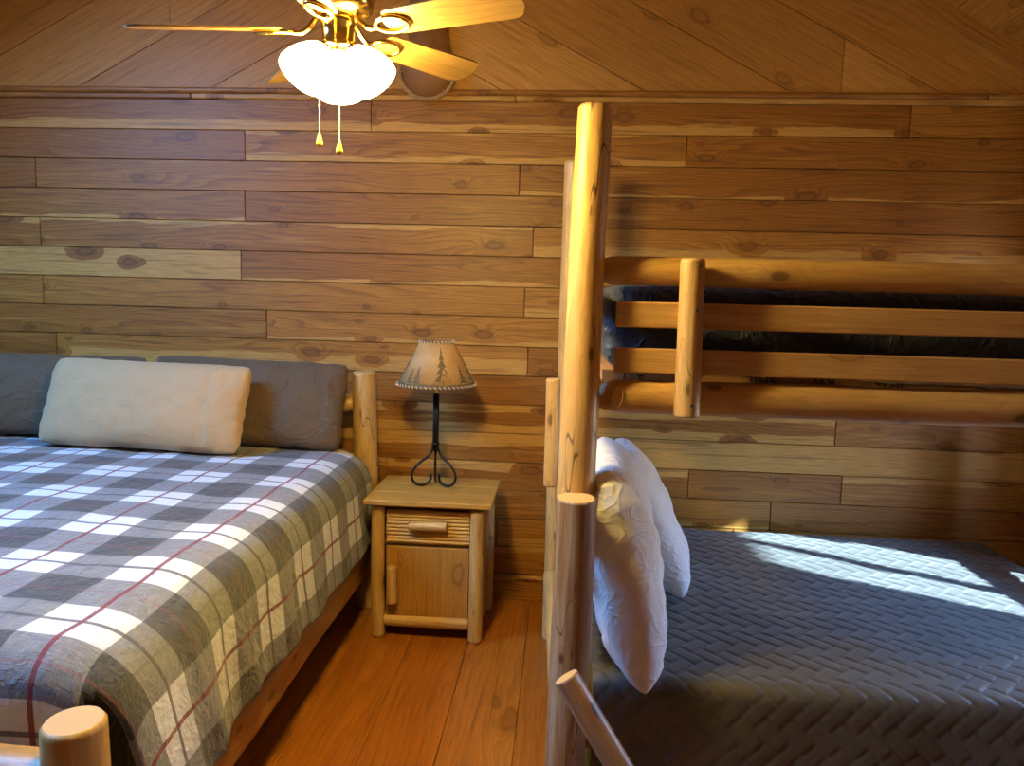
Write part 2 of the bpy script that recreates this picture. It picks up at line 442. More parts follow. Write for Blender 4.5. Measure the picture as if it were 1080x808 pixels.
# plank rows of the back wall: (row, joints, {segment: (sap_low, sap_high)})
rows = {
 1: ([-.985, 1.60], [(.30, 0), (.28, 0), (0, 0)]),
 2: ([-1.63, .565], [(0, 0), (.22, .06), (0, 0)]),
 3: ([-2.74, -.24], [(0, 0), (0, 0), (.10, 0)]),
 4: ([-1.635], [(.10, 0), (0, .0)]),
 5: ([-2.73, -.165], [(0, .2), (.0, .12), (.4, 0)]),
 6: ([-1.66], [(1.4, 0), (.12, 0)]),
 7: ([-2.73, -.20], [(0, 0), (.0, 0), (.3, 0)]),
 8: ([-1.53], [(0, 0), (.14, 0)]),
 9: ([-2.67, -.175], [(.12, 0), (.55, 0), (.1, 0)]),
 10: ([-1.2, .9], [(0, 0), (.0, 0), (0, 0)]),
 11: ([-1.9, 1.37], [(.3, .3), (.32, .30), (0, 0)]),
 12: ([-1.5, .1], [(0, 0), (.0, .45), (1.5, 0)]),
 13: ([-.9, .66, 1.42], [(0, .3), (0, .35), (0, 0), (0, .22)]),
 14: ([-1.3, .08, 1.08], [(0, 0), (0, 0), (.12, .0), (0, 0)]),
 15: ([-.31, .9], [(.0, 0), (.25, .0), (0, 0)]),
 16: ([-1.0, .6], [(0, .2), (.0, .25), (0, 0)]),
}
mb = MB()
OW = V3((0, W, 0))
for k, (js, sp) in rows.items():
    xs = [XL] + js + [XR]
    for a, b, s in zip(xs[:-1], xs[1:], sp):
        board(mb, OW, X, Z, -Y, a, b, ZB(k + 1), ZB(k), (rr(), s[0], s[1]))
# upper wall (gable) boards run parallel to the roof slope, meeting under the ridge
def clip(poly, n, c):
    out = []
    for i in range(len(poly)):
        p, q = poly[i], poly[(i + 1) % len(poly)]
        dp, dq = p[0] * n[0] + p[1] * n[1] - c, q[0] * n[0] + q[1] * n[1] - c
        if dp >= 0: out.append(p)
        if dp * dq < 0:
            t_ = dp / (dp - dq); out.append((p[0] + (q[0] - p[0]) * t_, p[1] + (q[1] - p[1]) * t_))
    return out
AL = math.atan(.53); sa, ca = sin(AL), cos(AL)
ZT = 2.56
for side, x0 in ((1, -.349 + .698), (-1, -1.796)):
    nrm = (side * sa, ca); dr = V3((side * ca, 0, -sa)); nv = V3((side * sa, 0, ca))
    c0 = x0 * nrm[0] + 2.579 * nrm[1]
    stp = .69 * sa
    for k in range(-4, 8):
        lo, hi = c0 + k * stp + .002, c0 + (k + 1) * stp - .002
        P = [(XL, ZT), (XR, ZT), (XR, roof(XR) - .0), (XRID, ZRID), (XL, roof(XL))]
        P = clip(P, nrm, lo); P = clip(P, (-nrm[0], -nrm[1]), -hi)
        P = clip(P, (side, 0), side * XRID + .002)
        pieces = [P]
        if side == 1 and k == 1: pieces = [clip(P, (1, 0), 1.272), clip(P, (-1, 0), -1.269)]
        if side == -1 and k == 1: pieces = [clip(P, (1, 0), -2.0), clip(P, (-1, 0), 2.003)]
        for Q in pieces:
            if len(Q) < 3: continue
            col = (rr(), 0, 0); pts = [V3((x, W, z)) for x, z in Q]
            uv = [(V3((x, 0, z)).dot(dr), V3((x, 0, z)).dot(nv) - lo) for x, z in Q]
            n_ = (pts[1] - pts[0]).cross(pts[2] - pts[0])
            if n_.dot(-Y) < 0: pts = pts[::-1]; uv = uv[::-1]
            mb.poly(pts, uv, col, 1)
            for i in range(len(pts)):
                a, b = pts[i], pts[(i + 1) % len(pts)]
                mb.poly([b, a, a + Y * .008, b + Y * .008], [uv[(i + 1) % len(pts)], uv[i], uv[i], uv[(i + 1) % len(pts)]], col, 1)
# solid back of the wall
bk = [(XL - .1, -.1), (XR + .1, -.1), (XR + .1, roof(XR) + .05), (XRID, ZRID + .1), (XL - .1, roof(XL) + .05)]
mb.poly([(x, W + .0105, z) for x, z in bk], None, (.1, 0, 0), 2)
mb.poly([(x, W + .12, z) for x, z in bk][::-1], None, (.1, 0, 0), 2)
struct(mb.build('wall_back', [M['cedar'], M['gable'], M['grey_dark']]))

# baseboard
mb = MB()
zb = ZB(17)
box(mb, (XL, W - .018, .0), (-.34, W + .004, zb - .026), .003, (.2, .0, .0)); box(mb, (-.338, W - .018, .0), (XR, W + .004, zb - .026), .003, (.75, 0, .25))
box(mb, (XL, W - .03, zb - .026), (-.33, W + .004, zb - .002), .006, (.45, .5, 0)); box(mb, (-.328, W - .03, zb - .026), (XR, W + .004, zb - .002), .006, (.6, .5, 0))
struct(mb.build('baseboard_back', M['cedar']))
# horizontal ledge trim
mb = MB()
z1 = ZB(1)
for a, b in ((XL, -1.90), (-1.898, -.27), (-.268, XR)):
    box(mb, (a, W - .016, z1 - .002), (b, W + .004, z1 + .026), .006, (rr(), .3 if a > -2 else 0, .2))
for a, b in ((XL, -1.2), (-1.198, 1.93), (1.932, XR)):
    box(mb, (a, W - .030, z1 + .024), (b, W + .004, z1 + .050), .008, (rr(), 0, .25))
struct(mb.build('trim_1', M['cedar']))
# rake trims
mb = MB()
for s in (1, -1):
    xe = XR if s == 1 else XL
    a = V3((XRID, W - .028, ZRID - .075)); b = V3((xe, W - .028, roof(xe) - .075)); up = V3((0, 0, .075)); th = V3((0, .034, 0))
    P = [a, b, b + up, a + up]; L = (b - a).length; col = (.3, 0, 0)
    uv = [(0, 0), (L, 0), (L, .06), (0, .06)]
    if s == -1: P = P[::-1]; uv = uv[::-1]
    mb.poly(P, uv, col); lo_ = [a, a + th, b + th, b]
    mb.poly(lo_ if s == 1 else lo_[::-1], [(0, 0), (0, .03), (L, .03), (L, 0)] if s == 1 else [(L, 0), (L, .03), (0, .03), (0, 0)], col)
struct(mb.build('trim_2', M['ceil']))

# floor: planks run away from the camera
mb = MB()
xs = [-.125 + .2635 * k for k in range(-14, 11)]
for a, b in zip(xs[:-1], xs[1:]):
    a, b = max(a, XL), min(b, XR)
    if b <= a: continue
    js = [YF] + sorted(random.sample([-.9, -.2, .4, 1.0, 1.5], 2)) + [W]
    for c, e in zip(js[:-1], js[1:]):
        # U along depth, V across
        board(mb, V3((0, 0, 0)), Y, -X, Z, c, e, -b, -a, (rr(), 0, 0), .0022, .006)
mb.poly([(XL, YF, -.006), (XR, YF, -.006), (XR, W, -.006), (XL, W, -.006)], None, (.1, 0, 0), 1)
mb.poly([(XL, YF, -.1), (XL, W, -.1), (XR, W, -.1), (XR, YF, -.1)], None, (.1, 0, 0), 1)
struct(mb.build('floor', [M['floor'], M['grey_dark']]))

SKV, SKY_ = (1.985, 3.185), (.9, 2.2)      # unseen left roof window added for blue light: along the slope, along the ridge
# ceiling: two roof slopes boarded along the ridge
mb = MB()
for s, xe in ((1, XR), (-1, XL)):
    d = V3((xe - XRID, 0, roof(xe) - ZRID)); L = d.length; d.normalize()
    nn = V3((-SL * s, 0, -1)).normalized()
    k = 0; w = .2; off = .085
    v = 0
    while v < L:
        e = min(L, v + w if v else off + .1)
        js = [YF, random.uniform(-1, 1.4), random.uniform(1.8, 3.4), W]
        if s == 1 and k == 11: js[2] = 3.3
        sky = s == -1 and SKV[0] - .01 < v < SKV[1] - .01
        if sky: js = [YF, SKY_[0], SKY_[1], W]
        for i_, (a, b) in enumerate(zip(js[:-1], js[1:])):
            if not (sky and i_ == 1): board(mb, V3((XRID, 0, ZRID)), Y, d, nn, a, b, v, e, (rr(), 0, 0), .002, .005)
        v = e; k += 1
    xo = 3.55 if s == 1 else -4.5; ya, yb = YF - .15, W + .15  # right eave overhang is unseen, added to keep the high sun out
    a, b, c, e = V3((XRID, ya, ZRID + .012)), V3((xo, ya, roof(xo) + .012)), V3((xo, yb, roof(xo) + .012)), V3((XRID, yb, ZRID + .012))
    def slab(v0, v1, y0, y1):
        Q = [V3((XRID, 0, ZRID + .012)) + d * v_ + Y * y_ for v_, y_ in ((v0, y0), (v1, y0), (v1, y1), (v0, y1))]
        mb.poly(Q if s == -1 else Q[::-1], None, (.1, 0, 0), 1); mb.poly([p + Z * .1 for p in (Q[::-1] if s == -1 else Q)], None, (.1, 0, 0), 1)
        for i in range(4): mb.poly([Q[i], Q[(i + 1) % 4], Q[(i + 1) % 4] + Z * .1, Q[i] + Z * .1], None, (.1, 0, 0), 1)
    LO = abs(xo - XRID) / abs(d.x)
    if s == 1: slab(0, LO, ya, yb)
    else:
        slab(0, SKV[0], ya, yb); slab(SKV[1], LO, ya, yb); slab(SKV[0], SKV[1], ya, SKY_[0]); slab(SKV[0], SKV[1], SKY_[1], yb)
        SKC = V3((XRID, 0, ZRID)) + d * (SKV[0] + SKV[1]) / 2 + Y * (SKY_[0] + SKY_[1]) / 2 - nn * .14; SKN = nn.copy(); SKD = d.copy()
struct(mb.build('ceiling', [M['ceil'], M['grey_dark']]))

# side walls with window openings, front wall behind the camera
def sidewall(name, x, nx, win):
    mb = MB(); y0, y1, z0, z1 = win; top = roof(x)
    def panel(ya, yb, za, zb_):
        v = za
        while v < zb_ - 1e-4:
            e = min(zb_, v + .2)
            board(mb, V3((x, 0, 0)), Y, Z, X * nx, ya, yb, v, e, (rr(), 0, 0)); v = e
        xo = x - nx * .12
        P = [(x - nx * .012, ya, za), (x - nx * .012, yb, za), (x - nx * .012, yb, zb_), (x - nx * .012, ya, zb_)]
        mb.poly(P, None, (.1, 0, 0), 1); mb.poly([(xo, p[1], p[2]) for p in P], None, (.1, 0, 0), 1)
    panel(YF, y0, 0, top); panel(y1, W, 0, top)
    if y1 > y0: panel(y0, y1, 0, z0); panel(y0, y1, z1, top)
    return struct(mb.build(name, [M['wallside'], M['grey_dark']]))
WL = (.5, 3.3, 1.0, 2.2); WR = (2.30, 3.08, .60, 1.85)
WL = (.5, .5, 1.0, 1.0)
sidewall('wall_left', XL, 1, WL); sidewall('wall_right', XR, -1, WR)
def window(name, x, nx, win, mull):
    mb = MB(); y0, y1, z0, z1 = win; a, b = sorted((x - nx * .125, x + nx * .012))
    t_ = .045
    box(mb, (a, y0, z0), (b, y0 + t_, z1), .004); box(mb, (a, y1 - t_, z0), (b, y1, z1), .004)
    box(mb, (a, y0, z0), (b, y1, z0 + t_), .004, axis=1); box(mb, (a, y0, z1 - t_), (b, y1, z1), .004, axis=1)
    for m_, w_ in mull: box(mb, (a + .04, m_ - w_, z0), (b - .05, m_ + w_, z1), .004)
    return struct(mb.build(name, M['wframe']))
mb = MB()
def bar(v0, v1, y0, y1):
    Q = [SKC + SKN * .02 + SKD * (v_ - (SKV[0] + SKV[1]) / 2) + Y * (y_ - (SKY_[0] + SKY_[1]) / 2) for v_, y_ in ((v0, y0), (v1, y0), (v1, y1), (v0, y1))]
    T = [q_ + SKN * .125 for q_ in Q]
    mb.poly(Q); mb.poly(T[::-1])
    for i in range(4): mb.poly([Q[(i + 1) % 4], Q[i], T[i], T[(i + 1) % 4]])
bar(SKV[0], SKV[0] + .05, *SKY_); bar(SKV[1] - .05, SKV[1], *SKY_); bar(*SKV, SKY_[0], SKY_[0] + .05); bar(*SKV, SKY_[1] - .05, SKY_[1])
struct(mb.build('added_roof_window', M['wframe']))  # frame of the added roof window
window('window_2', XR, -1, WR, [(2.66, .03)])
mb = MB()
WF = (1.2, 1.8, 1.2, 1.9)
def fpanel(xa, xb, za, zb_):
    v = za
    while v < zb_ - 1e-4:
        e = min(zb_, v + .2); board(mb, V3((0, YF, 0)), X, Z, Y, xa, xb, v, e, (rr(), 0, 0)); v = e
    P = [(xa, YF - .012, za), (xb, YF - .012, za), (xb, YF - .012, zb_), (xa, YF - .012, zb_)]
    mb.poly(P, None, (.1, 0, 0), 1); mb.poly([(p[0], YF - .12, p[2]) for p in P], None, (.1, 0, 0), 1)
fpanel(XL, XR, 0, 2.6)
g = [(XL, 2.6), (XR, 2.6), (XR, roof(XR) + .02), (XRID, ZRID + .02), (XL, roof(XL) + .02)]
mb.poly([(x, YF, z) for x, z in g], None, (.4, 0, 0), 0); mb.poly([(x, YF - .12, z) for x, z in g], None, (.4, 0, 0), 1)
struct(mb.build('wall_front', [M['wallside'], M['grey_dark']]))

# ------------------------------------------------------------------ king bed of peeled logs
bed = thing('log_bed', (-1.93, 2.4, 0), 'large bed of golden peeled logs under the plaid duvet', 'bed')
LG = [M['log'], M['end']]; LD = [M['logdark'], M['end']]
def lg(name, p0, p1, r0, r1=None, mats=None, parent=bed, **k):
    mb = MB(); log(mb, p0, p1, r0, r1, **k); return mb.build(name, mats or LG, parent)
HX, FX, FY = -.965, -.878, 1.245
lg('headboard_post', (HX + .02, 3.6, 0), (HX - .005, 3.6, 1.195), .064, .058, round1=.010)
lg('headboard_post', (-2.96, 3.6, 0), (-2.96, 3.6, 1.195), .064, .058, round1=.010)
lg('headboard_rail', (-2.92, 3.62, 1.03), (HX - .03, 3.62, 1.03), .045, taper0=(.08, .025), taper1=(.08, .025))
lg('headboard_rail', (-2.92, 3.62, .62), (HX - .03, 3.62, .62), .045, taper0=(.08, .025), taper1=(.08, .025))
for i in range(7):
    x = -2.75 + i * .27
    lg('headboard_spindle', (x, 3.62, .62), (x, 3.62, 1.03), .022, n=12)
lg('foot_post', (FX, FY, 0), (FX - .004, FY, .79), .060, .0555, round1=.009, mats=[M['log'], M['end']])
lg('foot_post', (-2.98, FY, 0), (-2.98, FY, .79), .066, .0615, round1=.009, mats=[M['logdark'], M['end']])
lg('foot_rail', (-2.93, FY, .665), (FX - .045, FY, .665), .055, mats=LD)
lg('foot_rail', (-2.93, FY, .30), (FX - .045, FY, .30), .055, mats=LD)
mb = MB(); log(mb, (-.945, 1.29, .285), (-.945, 3.56, .285), .075, .066, rough=.05)
for i, vv in enumerate(mb.v): mb.v[i] = (max(min(vv[0], -.905), -.985), vv[1], vv[2])
mb.build('side_rail', LD, bed)
mb = MB(); log(mb, (-2.96, 1.29, .285), (-2.96, 3.56, .285), .07, .066); mb.build('side_rail', LD, bed)
mb = MB()
for i in range(9): box(mb, (-2.92, 1.45 + i * .25, .31), (-.99, 1.54 + i * .25, .33), .003, axis=0)
mb.build('mattress_support', M['pine'], bed)

# mattress
def rounded_block(name, lo, hi, r, mat, seed=0, amp=.006, res=.05):
    """soft block with rounded edges"""
    mb = MB(); lo, hi = V3(lo), V3(hi); c = (lo + hi) / 2; e = (hi - lo) / 2
    nn = [max(4, int(2 * e[i] / res)) for i in range(3)]
    key = {}
    def vert(p):
        k = tuple(round(x, 5) for x in p)
        if k in key: return key[k]
        q = V3(p); inner = V3([max(-(e[i] - r), min(e[i] - r, q[i])) for i in range(3)])
        dd = q - inner
        if dd.length > 1e-9: q = inner + dd.normalized() * r
        nz = mn.noise((q + c) * 4 + V3((seed, 0, 0)))
        q = q + (q.normalized() * nz * amp)
        key[k] = len(mb.v); mb.v.append(tuple(q + c)); return key[k]
    for ax in range(3):
        a, b = [i for i in range(3) if i != ax]
        # extra density by cos spacing near the edges
        ga = [-e[a] + 2 * e[a] * (i / nn[a]) for i in range(nn[a] + 1)]; gb = [-e[b] + 2 * e[b] * (i / nn[b]) for i in range(nn[b] + 1)]
        for g_, ee in ((ga, e[a]), (gb, e[b])):
            ex = [-ee + r * k / 5 for k in range(1, 6)] + [ee - r * k / 5 for k in range(1, 6)]
            g_ += ex; g_.sort()
            i = 1
            while i < len(g_):
                if g_[i] - g_[i - 1] < 1e-4: g_.pop(i)
                else: i += 1
        for s in (-1, 1):
            for i in range(len(ga) - 1):
                for j in range(len(gb) - 1):
                    ids = []
                    for (ii, jj) in ((i, j), (i + 1, j), (i + 1, j + 1), (i, j + 1)):
                        p = [0, 0, 0]; p[ax] = s * e[ax]; p[a] = ga[ii]; p[b] = gb[jj]; ids.append(vert(p))
                    ev = (1 if (ax != 1) else -1) * s
                    mb.face(ids if ev > 0 else ids[::-1])
    return mb.build(name, mat)
m1 = rounded_block('mattress', (-2.93, 1.44, .335), (-.985, 3.52, .775), .06, M['sheet'], 3)
put(m1, 'thick mattress in a dark grey sheet showing at the plaid duvet corner', 'mattress')

# duvet
def duvet():
    mb = MB()
    XE, YE, ZT_ = -1.075, 1.515, .838        # where the top starts to turn over the side / the foot
    R1, R2 = .175, .125
    XLm = -2.93
    side_len, foot_len = .555, .34
    ds = .02
    S = [XLm + i * (XE - XLm) / 90 for i in range(91)]; s_vals = [(x - XE) for x in S] + [ds * j for j in range(1, int(side_len / ds) + 1)]
    T0 = 3.50
    nT = 96
    t_vals = [(YE - (T0 + (YE - T0) * i / nT)) for i in range(nT + 1)] + [ds * j for j in range(1, int(foot_len / ds) + 1)]
    def turn(s, R, lean):
        if s <= 0: return s, 0.0
        q = R * pi / 2
        if s < q: a = s / R; return R * sin(a), R * (1 - cos(a))
        return R + (s - q) * lean, R + (s - q)
    idx = {}
    def pos(s, t_):
        fx, dz1 = turn(s, R1, .10); fy, dz2 = turn(t_, R2, -.05)
        x = XE + fx; y = YE - fy
        # crown and puffiness
        ax = max(0, min(1, (x - XLm) / 1.9)); z = ZT_ - dz1 - dz2 + .018 * sin(pi * ax) - .012
        p = V3((x, y, z)); q = V3((s, t_, 0))
        flat = 1.0 if (s <= 0 and t_ <= 0) else 1.7
        a = mn.noise(q * 3.1 + V3((5, 2, 0))) * .010 + mn.noise(q * 8.5 + V3((1, 9, 0))) * .005
        p.z += a * (1 if s < .2 else .3)
        if s > .12:      # hanging folds on the side
            k = min(1, (s - .12) / .3)
            p.x += k * ((.007) * sin(t_ * 21 + 2.1 * mn.noise((t_ * 2.2, 0, 3))) + .013 * mn.noise((t_ * 5.5, s * 2.0, 7)) + .009 * mn.noise((t_ * 22, s * 5.0, 2)))
            p.z += k * (.010 * mn.noise((t_ * 4.0, 1, 4)) + .009 * mn.noise((t_ * 13, 1, 9)) * (1 if s > .4 else .2))
        if t_ > .06 and s < 0:
            k = min(1, (t_ - .06) / .2)
            p.y += k * (.014 * mn.noise((s * 6, t_ * 3, 1)) - .004)
        # side panel: foot edge of the drape slants back
        if s > 0 and t_ > -.4:
            k = min(1, s / side_len); w = max(0, min(1, (t_ + .4) / .55))
            p.y += k * k * w * .10; p.x += .05 * k * w
            p.z -= .03 * k * w
        if s > -.35 and t_ > 0:   # corner pinch
            k = max(0, min(1, (s + .35) / .35)); p.z += .02 * k * min(1, t_ / .15)
        return p
    for i, s in enumerate(s_vals):
        for j, t_ in enumerate(t_vals):
            idx[(i, j)] = len(mb.v); mb.v.append(tuple(pos(s, t_)))
    red = -1.080 - XE          # position of a red stripe
    for i in range(len(s_vals) - 1):
        for j in range(len(t_vals) - 1):
            s, t_ = s_vals[i + 1], t_vals[j + 1]
            if s > .155 and t_ > .165: continue
            if s > .105 and t_ > .13 + .25 * max(0, .16 - s): continue
            ids = [idx[(i, j)], idx[(i, j + 1)], idx[(i + 1, j + 1)], idx[(i + 1, j)]]
            uv = [(s_vals[a] - red, t_vals[b] + .37) for a, b in ((i, j), (i, j + 1), (i + 1, j + 1), (i + 1, j))]
            mb.face(ids, uv)
    o = mb.build('duvet', M['plaid'])
    sd = o.modifiers.new('thick', 'SOLIDIFY'); sd.thickness = .022; sd.offset = -1
    ss = o.modifiers.new('sub', 'SUBSURF'); ss.levels = 1; ss.render_levels = 1
    return o
put(duvet(), 'grey, white and red plaid duvet spread over the large log bed', 'duvet')

# pillows
def pillow(name, w, h, th, mat, mtx, seed, ears=.05, crease=None, nu=56, nv=40, wr=.012, bend=None, p=2.4, sag=0.0):
    mb = MB()
    def prof(a): return max(0.0, 1 - abs(a) ** p) ** .5
    def pt(i, j, s):
        a = -cos(pi * i / nu); b = -cos(pi * j / nv)
        a = .55 * a + .45 * (2 * i / nu - 1); b = .55 * b + .45 * (2 * j / nv - 1)
        x = a * w / 2 * (1 - ears * (1 - b * b) * abs(a) ** 3); y = b * h / 2 * (1 - ears * 1.2 * (1 - a * a) * abs(b) ** 3)
        z = s * th / 2 * (prof(a) * prof(b)) ** .9
        q = V3((a * w * 3, b * h * 3, seed + s * 5))
        f = prof(a) * prof(b)
        rad = atan2(b, a)
        edge = max(abs(a), abs(b))
        z += s * wr * f * (mn.noise(q * 1.2) + .7 * mn.noise(q * 3.0) + .9 * (.35 - abs(mn.noise(V3((q.x * 1.1 + q.y * .7, q.y * 1.6 - q.x * .5, q.z))))) ** 2) + s * wr * .9 * mn.noise((rad * 5.0, seed, edge * 1.5)) * .55 * edge ** 2 * f ** .5
        if crease is not None:
            z -= s * .014 * exp(-((a - crease) / .02) ** 2) * f
            z += s * .004 * f * (1 if a > crease else 0)
            if a > crease: z += s * wr * 1.2 * f * mn.noise(q * 3.5 + V3((9, 9, 9)))
        x *= 1 - .07 * abs(b) ** 5 * abs(a); y *= 1 - .07 * abs(a) ** 5 * abs(b)
        x += .006 * mn.noise((b * 6, seed, 1)) * abs(a) ** 4; y += .006 * mn.noise((a * 6, seed, 4)) * abs(b) ** 4
        z -= sag * (a * a)
        P = V3((x, y, z))
        if bend: P = bend(P, a, b)
        return mtx @ P
    top = {}; bot = {}
    for i in range(nu + 1):
        for j in range(nv + 1):
            top[(i, j)] = len(mb.v); mb.v.append(tuple(pt(i, j, 1)))
            if i in (0, nu) or j in (0, nv): bot[(i, j)] = top[(i, j)]
            else: bot[(i, j)] = len(mb.v); mb.v.append(tuple(pt(i, j, -1)))
    for i in range(nu):
        for j in range(nv):
            mb.face([top[(i, j)], top[(i + 1, j)], top[(i + 1, j + 1)], top[(i, j + 1)]])
            mb.face([bot[(i, j)], bot[(i, j + 1)], bot[(i + 1, j + 1)], bot[(i + 1, j)]])
    o = mb.build(name, mat)
    return o
def mtx(ctr, ux, uy):
    ux = V3(ux).normalized(); uz = ux.cross(V3(uy)).normalized(); uy = uz.cross(ux)
    return Matrix(((ux.x, uy.x, uz.x, ctr[0]), (ux.y, uy.y, uz.y, ctr[1]), (ux.z, uy.z, uz.z, ctr[2]), (0, 0, 0, 1)))
def hem(o, *a): return o
pb1 = pillow('pillow', 1.0, .44, .17, M['brown'], mtx((-1.51, 3.465, 1.045), (1, 0, -.02), (0, .35, 1)), 11, wr=.016, crease=.80)
put(pb1, 'brown pillow against the headboard beside the log post, right of the beige one', 'pillow', 'brown pillows against the headboard')
pb2 = pillow('pillow', 1.02, .43, .17, M['brown'], mtx((-2.535, 3.485, 1.042), (1, 0, .0), (0, .35, 1)), 23, wr=.016, crease=.82)
put(pb2, 'brown pillow at the left edge, standing behind the beige pillow', 'pillow', 'brown pillows against the headboard')
pbe = pillow('pillow', 1.00, .43, .20, M['beige'], mtx((-1.90, 3.265, 1.045), (1, -.04, -.012), (-.085, .42, 1)), 37, wr=.011, crease=.66)
put(pbe, 'long beige pillow leaning in front of the two brown pillows', 'pillow')

# ------------------------------------------------------------------ nightstand
ns = thing('nightstand', (-.58, 3.43, 0), 'small pine nightstand with log legs between the beds', 'nightstand')
NY = 3.265
for x, y in ((-.812, NY), (-.358, NY - .015), (-.80, 3.62), (-.345, 3.62)):
    lg('leg', (x, y, 0), (x, y, .628), .033, .031, parent=ns, round0=.012, round1=.014)
mb = MB(); 
for a, b in ((3.20, 3.352), (3.353, 3.50), (3.501, 3.66)): box(mb, (-.868, a, .640), (-.288, b, .664), .0035, axis=0)
mb.build('tabletop', M['pine'], ns)
mb = MB(); box(mb, (-.795, NY + .005, .615), (-.37, 3.62, .637), .002); box(mb, (-.785, NY + .012, .435), (-.385, NY + .04, .450), .002); mb.build('apron', M['pine_door'], ns)
def vboards(mb, x0, x1, y0, y1, z0, z1, n, axis='x', bev=.003):
    for i in range(n):
        if axis == 'x':
            a = x0 + (x1 - x0) * i / n; b = x0 + (x1 - x0) * (i + 1) / n - .0005; box(mb, (a, y0, z0), (b, y1, z1), bev, axis=2)
        else:
            a = y0 + (y1 - y0) * i / n; b = y0 + (y1 - y0) * (i + 1) / n - .0005; box(mb, (x0, a, z0), (x1, b, z1), bev, axis=2)
mb = MB(); vboards(mb, -.352, -.336, NY + .02, 3.59, .06, .63, 4, 'y'); mb.build('side_panel', M['pine_door'], ns)
mb = MB(); vboards(mb, -.826, -.81, NY + .03, 3.59, .06, .63, 4, 'y'); mb.build('side_panel', M['pine_door'], ns)
mb = MB(); vboards(mb, -.79, -.36, 3.60, 3.612, .06, .63, 4, 'x'); mb.build('back_panel', M['pine_door'], ns)
mb = MB(); box(mb, (-.785, NY + .03, .075), (-.36, 3.6, .09), .002); mb.build('bottom_panel', M['pine_door'], ns)
# corrugated drawer front
mb = MB(); x0, x1, z0, z1 = -.772, -.393, .455, .607; yf = NY - .012; nz_ = 72; c = (.6, 0, 0)
pr = []
for j in range(nz_ + 1):
    f = j / nz_; pr.append((yf - .0052 * abs(sin(pi * f * 9)) ** .8, z0 + (z1 - z0) * f))
for j in range(nz_):
    a, b = pr[j], pr[j + 1]
    mb.poly([(x0, a[0], a[1]), (x1, a[0], a[1]), (x1, b[0], b[1]), (x0, b[0], b[1])], [(0, a[1]), (.38, a[1]), (.38, b[1]), (0, b[1])], c, 0, True)
    mb.poly([(x1, a[0], a[1]), (x1, yf + .02, a[1]), (x1, yf + .02, b[1]), (x1, b[0], b[1])], None, c)
    mb.poly([(x0, a[0], a[1]), (x0, b[0], b[1]), (x0, yf + .02, b[1]), (x0, yf + .02, a[1])], None, c)
mb.poly([(x0, yf, z1), (x1, yf, z1), (x1, yf + .02, z1), (x0, yf + .02, z1)], None, c); mb.poly([(x0, yf, z0), (x0, yf + .02, z0), (x1, yf + .02, z0), (x1, yf, z0)], None, c)
mb.poly([(x0, yf + .02, z0), (x0, yf + .02, z1), (x1, yf + .02, z1), (x1, yf + .02, z0)], None, c)
dw = mb.build('drawer', M['pine'], ns)
mb = MB(); log(mb, (-.666, yf - .030, .545), (-.492, yf - .030, .548), .020, n=18, round0=.004, round1=.004)
h1 = mb.build('drawer_handle', LG, dw)
mb = MB(); box(mb, (-.66, yf - .018, .50), (-.498, yf, .560), .003, (.9, 0, 0)); mb.build('handle_block', M['pine_door'], dw)
mb = MB(); vboards(mb, -.772, -.393, NY - .016, NY + .006, .108, .437, 3, 'x', .0015)
dr = mb.build('door', M['pine_door'], ns)
mb = MB(); log(mb, (-.738, NY - .046, .182), (-.742, NY - .046, .352), .0235, n=18, round0=.004, round1=.004); mb.build('door_handle', LG, dr)
mb = MB(); box(mb, (-.752, NY - .032, .168), (-.728, NY - .016, .33), .002, (.9, 0, 0)); mb.build('handle_block', M['pine_door'], dr)
lg('bottom_rail', (-.79, NY, .082), (-.38, NY - .01, .082), .0285, parent=ns, taper0=(.03, .02), taper1=(.03, .02))

# ------------------------------------------------------------------ table lamp
LX, LY, LZ = -.592, 3.49, .665
lamp = thing('table_lamp', (LX, LY, LZ), 'black iron table lamp with a tan pine-tree shade on the nightstand', 'lamp')
mb = MB()
def curl(az):
    pts = []
    d = V3((cos(az), sin(az), 0))
    ctrl = [(0.006, .215), (.010, .180), (.022, .150), (.052, .122), (.078, .088), (.086, .052), (.074, .020), (.048, .0075), (.024, .018), (.014, .040), (.017, .064)]
    # catmull
    for i in range(len(ctrl) - 1):
        p0 = ctrl[max(0, i - 1)]; p1 = ctrl[i]; p2 = ctrl[i + 1]; p3 = ctrl[min(len(ctrl) - 1, i + 2)]
        for k in range(6):
            u = k / 6
            q = [.5 * ((2 * p1[c]) + (-p0[c] + p2[c]) * u + (2 * p0[c] - 5 * p1[c] + 4 * p2[c] - p3[c]) * u * u + (-p0[c] + 3 * p1[c] - 3 * p2[c] + p3[c]) * u ** 3) for c in (0, 1)]
            pts.append(V3((LX, LY, LZ)) + d * (q[0] * 1.32 + .003) + Z * q[1])
    return pts
for az in (radians(205), radians(-25), radians(100)):
    mb = MB(); tube(mb, curl(az), .0062, 10); mb.build('scroll_foot', M['iron'], lamp)
mb = MB()
for k in range(4):
    an = pi / 4 + k * pi / 2; tube(mb, [(LX + .0085 * cos(an), LY + .0085 * sin(an), LZ + .17), (LX + .0085 * cos(an), LY + .0085 * sin(an), LZ + .445)], .0082, 10)
lathe(mb, [(0, LZ + .200), (.019, LZ + .200), (.021, LZ + .206), (.019, LZ + .212), (0, LZ + .212)], (LX, LY, 0), 20)
mb.build('stem', M['iron'], lamp)
mb = MB(); lathe(mb, [(0, LZ + .445), (.010, LZ + .445), (.012, LZ + .455), (.010, LZ + .468), (.016, LZ + .474), (.017, LZ + .515), (.012, LZ + .522), (0, LZ + .522)], (LX, LY, 0), 20)
